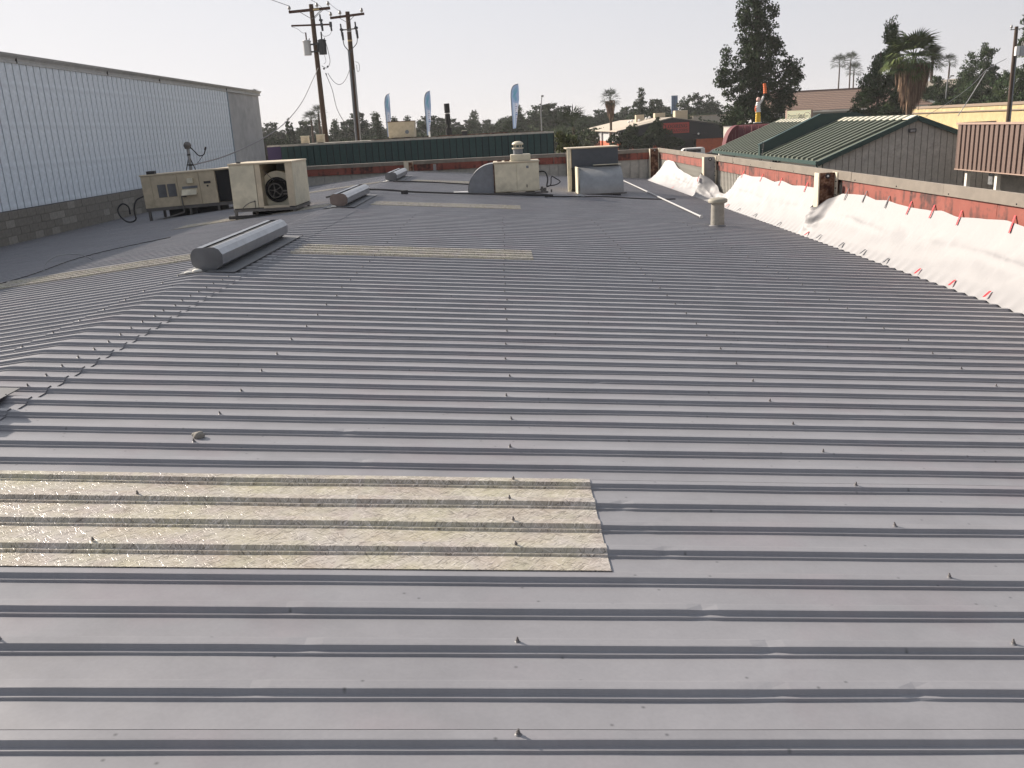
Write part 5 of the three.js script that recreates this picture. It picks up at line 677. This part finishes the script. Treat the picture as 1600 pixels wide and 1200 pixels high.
function skirtGeo(n, r0, r1, y0, y1, strip) { const P = [], C = []; for (let k = 0; k < n; k++) { const a = rr(0, 6.28), t = rr(0, 0.75), y = y0 + (y1 - y0) * t, r = (r0 + (r1 - r0) * t) * rr(0.35, 1.05), len = strip * rr(0.6, 1.3), w = rr(0.04, 0.11), ph = a + rr(-0.5, 0.5); const x = Math.cos(a) * r, z = Math.sin(a) * r, wx = Math.cos(ph + 1.57) * w, wz = Math.sin(ph + 1.57) * w, ox = Math.cos(a) * rr(-0.25, 0.15), oz = Math.sin(a) * rr(-0.25, 0.15); P.push(x - wx, y, z - wz, x + wx, y, z + wz, x + ox, y - len, z + oz); const c = rr(0.6, 1.4), cc = rnd() < 0.3 ? [0.24, 0.16, 0.10] : [0.12, 0.068, 0.045]; for (let i = 0; i < 3; i++) C.push(cc[0] * c, cc[1] * c, cc[2] * c); } const g = new THREE.BufferGeometry(); g.setAttribute('position', new THREE.Float32BufferAttribute(P, 3)); g.setAttribute('color', new THREE.Float32BufferAttribute(C, 3)); g.computeVertexNormals(); return g; }
{
  const t = thing('fan_palm', 'big shaggy fan palm with a skirt of brown dead fronds', 'palm tree', [41.9, 0, -95], 'fan palms');
  part('trunk', rod([-0.35, 0, 0], [-0.1, 10.8, 0], 0.32, 12, 0.26), mat.palmBark, t);
  const fr = [0, 1, 2, 3].map((k) => fanFrond(3.3, 17, k % 2 ? [0.075, 0.098, 0.032] : [0.05, 0.075, 0.03], 0.18 + 0.08 * k));
  for (let k = 0; k < 60; k++) { const o = part('frond', fr[k % 4], mat.leaf, t); const el = 1.25 - 2.05 * Math.pow((k + 0.5) / 60, 0.85); o.rotation.order = 'YXZ'; o.rotation.set(-el, k * 2.39996 + rr(-0.3, 0.3), rr(-0.4, 0.4)); o.position.set(-0.1, 10.6 + rr(-0.2, 0.5), 0); o.scale.setScalar(rr(0.85, 1.08) * (el < -0.4 ? 0.82 : 1)); }
  part('dead_frond_skirt', skirtGeo(2600, 1.75, 0.55, 10.4, 6.3, 1.5), mat.deadFrond, t).position.x = -0.15;
}
function smallPalm(label, pos, h, r, sk, group) {
  const t = thing('fan_palm', label, 'palm tree', pos, group || 'fan palms'); part('trunk', rod([0, 0, 0], [rr(-0.2, 0.2), h, 0], 0.26, 8, 0.17), mat.palmBark, t);
  const list = []; for (let k = 0; k < 30; k++) { const g = fanFrond(r * 1.12, 9, k % 2 ? [0.035, 0.05, 0.022] : [0.028, 0.042, 0.02], 0.25); const el = 1.3 - 1.9 * (k / 30); g.applyMatrix4(new THREE.Matrix4().makeRotationFromEuler(new THREE.Euler(-el, k * 2.4, rr(-0.3, 0.3), 'YXZ'))); g.translate(0, h, 0); list.push(g); } part('crown', mergeC(list), mat.leaf, t);
  if (sk) part('dead_frond_skirt', skirtGeo(500, r * 0.5, r * 0.2, h - 0.1, h - sk, sk * 0.35), mat.deadFrond, t); return t;
}
smallPalm('fan palm with brown skirt left of the flooring store roof', [18.9, 0, -160], 9.9, 1.9, 3.0);
smallPalm('slender far palm standing alone left of the pair', [93.9, 0, -260], 18.6, 2.6, 0);
smallPalm('taller slender far palm of the pair above the shingle roof', [97.1, 0, -260], 18.9, 2.8, 0);
smallPalm('shorter slender far palm of the pair above the shingle roof', [98.9, 0, -262], 16.4, 2.6, 0);
smallPalm('slender far palm half hidden by the shaggy palm', [92.0, 0, -200], 16.2, 2.1, 0);
smallPalm('slender far palm just right of the shaggy palm', [93.1, 0, -202], 15.9, 2.1, 0);
smallPalm('rightmost slender far palm beside the shaggy palm', [94.6, 0, -198], 14.7, 1.9, 0);
smallPalm('small hazy palm left of the transformer pole', [-33.3, 0, -165], 9.2, 1.7, 0); smallPalm('taller hazy palm just left of the transformer pole', [-31.9, 0, -165], 10.2, 1.6, 0);
smallPalm('dark low palm right of the green shop end', [8.5, 0, -110], 5.9, 2.4, 0);
// shrubs and trees between the shops
tree('street_tree', 'airy shrub right of the green fascia end', [5.1, 0, -70], 5.6, { lobes: [[0, 4.4, 0, 1.1, 1.1, 1], [0.7, 3.9, 0, 0.8, 1, 0.8], [-0.5, 5.2, 0, 0.5, 0.5, 0.5]], clumps: 170, per: 20, clumpR: 0.24, leaf: 0.15, col: OLV }, 'street trees', 4, 0.1);
tree('street_tree', 'round dark tree before the flooring store left corner', [18.7, 0, -142], 5, { lobes: [[0, 3.2, 0, 2.4, 1.5, 2], [1.3, 4.6, 0, 1.0, 1.0, 1], [2.6, 2.8, 0, 1.6, 1.2, 1.4]], clumps: 300, per: 20, clumpR: 0.36, leaf: 0.24, col: DK }, 'street trees', 4, 0.15);
tree('street_tree', 'dark tree covering the left part of the red store sign', [23.7, 0, -140], 6, { lobes: [[0, 3.4, 0, 2.6, 1.5, 2], [-0.3, 4.6, 0, 1.25, 1.0, 1.3], [0.0, 5.6, 0, 0.5, 0.8, 0.5], [2.2, 2.6, 0, 1.8, 0.9, 1.5], [-2.2, 2.7, 0, 1.2, 1, 1.2]], clumps: 420, per: 20, clumpR: 0.36, leaf: 0.24, col: DK }, 'street trees', 5, 0.15);
tree('street_tree', 'loose open tree on the skyline right of the blue pylon', [50.5, 0, -236], 12, { lobes: [[-4, 9.3, 0, 1.8, 1.6, 1.5], [-1, 10.6, 0, 1.8, 1.5, 1.5], [1.6, 9.6, 0, 2.2, 2, 1.8], [-1, 7.6, 0, 4.2, 2, 2], [4.2, 8.0, 0, 1.5, 1.6, 1.4]], clumps: 260, per: 16, clumpR: 0.55, leaf: 0.36, col: DK }, 'street trees', 6, 0.25);
tree('street_tree', 'tall narrow conifer pair left of the store coolers', [32.5, 0, -215], 13, { lobes: [[0, 7, 0, 2.4, 2, 2], [0, 9.5, 0, 1.5, 1.7, 1.4], [0.1, 11.8, 0, 0.7, 1.6, 0.7], [2.3, 7.6, 0, 1.0, 2.0, 1], [2.5, 9.6, 0, 0.45, 1.2, 0.45], [-1.6, 9.7, 0, 0.6, 0.6, 0.6]], clumps: 260, per: 18, clumpR: 0.45, leaf: 0.34, asp: 0.35, col: DK }, 'street trees', 5, 0.2);
tree('cypress_tree', 'left of two pencil thin dark cypresses on the skyline', [-46.6, 0, -205], 11, { lobes: [[0, 4, 0, 0.5, 3.5, 0.5], [0.1, 8, 0, 0.4, 2.6, 0.4]], clumps: 90, per: 16, clumpR: 0.3, leaf: 0.3, col: DK }, 'thin cypresses', 2, 0.1);
tree('cypress_tree', 'shorter right hand one of two pencil thin cypresses', [-45.6, 0, -205], 10, { lobes: [[0, 4, 0, 0.45, 3.5, 0.45], [-0.1, 7.4, 0, 0.35, 2.3, 0.35]], clumps: 80, per: 16, clumpR: 0.3, leaf: 0.3, col: DK }, 'thin cypresses', 2, 0.1);
tree('cypress_tree', 'thin dark cypress left of the leaning blue flag', [-22.2, 0, -170], 10.5, { lobes: [[0, 5, 0, 0.45, 4, 0.45], [-0.1, 8.2, 0, 0.3, 2.0, 0.3]], clumps: 80, per: 16, clumpR: 0.25, leaf: 0.25, col: DK }, 'thin cypresses', 2, 0.1);
// the distant tree line
{
  const protoSpec = [
    ['skyline_tree', 'hazy rounded tree in the distant tree line', [[0, 5, 0, 5.5, 3.6, 4.5], [2.5, 7.5, 0, 3, 2.2, 2.6], [-2.2, 7.2, 0, 3.2, 2.4, 2.6], [0, 9, 0, 2.0, 1.5, 2]], DK, 0.55],
    ['skyline_tree', 'hazy broad olive tree in the distant tree line', [[0, 4.5, 0, 7, 3.2, 5], [-3, 6.5, 0, 3.4, 2, 3], [3, 7, 0, 3.8, 1.9, 3]], MID, 0.55],
    ['skyline_tree', 'hazy lumpy tall tree in the distant tree line', [[0, 5, 0, 3.6, 4, 3.2], [0.8, 9, 0, 2.4, 2.2, 2.2], [-1.6, 8, 0, 1.6, 1.6, 1.6], [0.3, 11.4, 0, 1.3, 1.2, 1.2]], DK, 0.5],
    ['skyline_conifer', 'hazy pointed conifer in the distant tree line', [[0, 3, 0, 2.6, 2.6, 2.4], [0, 6, 0, 1.9, 2, 1.8], [0, 8.6, 0, 1.2, 1.6, 1.2], [0, 11, 0, 0.6, 1.6, 0.6]], PIN, 0.42],
  ];
  const protos = protoSpec.map(([n, label, lobes, col, leaf], i) => ({ n, label, crown: crownGeo({ lobes, clumps: 230, per: 14, clumpR: 0.75, leaf, col }), trunk: rod([0, 0, 0], [0, 6, 0], 0.3, 6, 0.15) }));
  const put = (k, x, z, s, sy = s) => { const p = protos[k]; const t = thing(p.n, p.label, 'tree', [x, 0, z], 'trees of the distant tree line'); t.scale.set(s, sy, s); t.rotation.y = rr(0, 6.28); const c = new THREE.Mesh(p.crown, mat.leaf); c.name = 'crown'; t.add(c); const q = new THREE.Mesh(p.trunk, mat.bark); q.name = 'trunk'; t.add(q); shade(t); };
  for (let i = 0; i < 64; i++) { const z = -rr(235, 330), u = -0.30 + 0.62 * ((i + rr(0, 1)) / 64); put([0, 0, 2, 1, 2, 3, 3, 2][Math.floor(rnd() * 8)], u * -z, z, rr(0.95, 1.35), rr(0.70, 0.96)); }
  for (let i = 0; i < 60; i++) { const z = -rr(175, 260), u = -0.30 + 0.56 * ((i + rr(0, 1)) / 60); put([1, 0, 1, 2][Math.floor(rnd() * 4)], u * -z, z, rr(0.6, 0.8), rr(0.45, 0.66)); }
  for (let i = 0; i < 18; i++) { const z = -rr(330, 420), u = 0.3 + 0.36 * ((i + rr(0, 1)) / 18); put([0, 2, 3][Math.floor(rnd() * 3)], u * -z, z, rr(0.9, 1.2), rr(0.8, 1.1)); }
}
renderer.render(scene, camera);
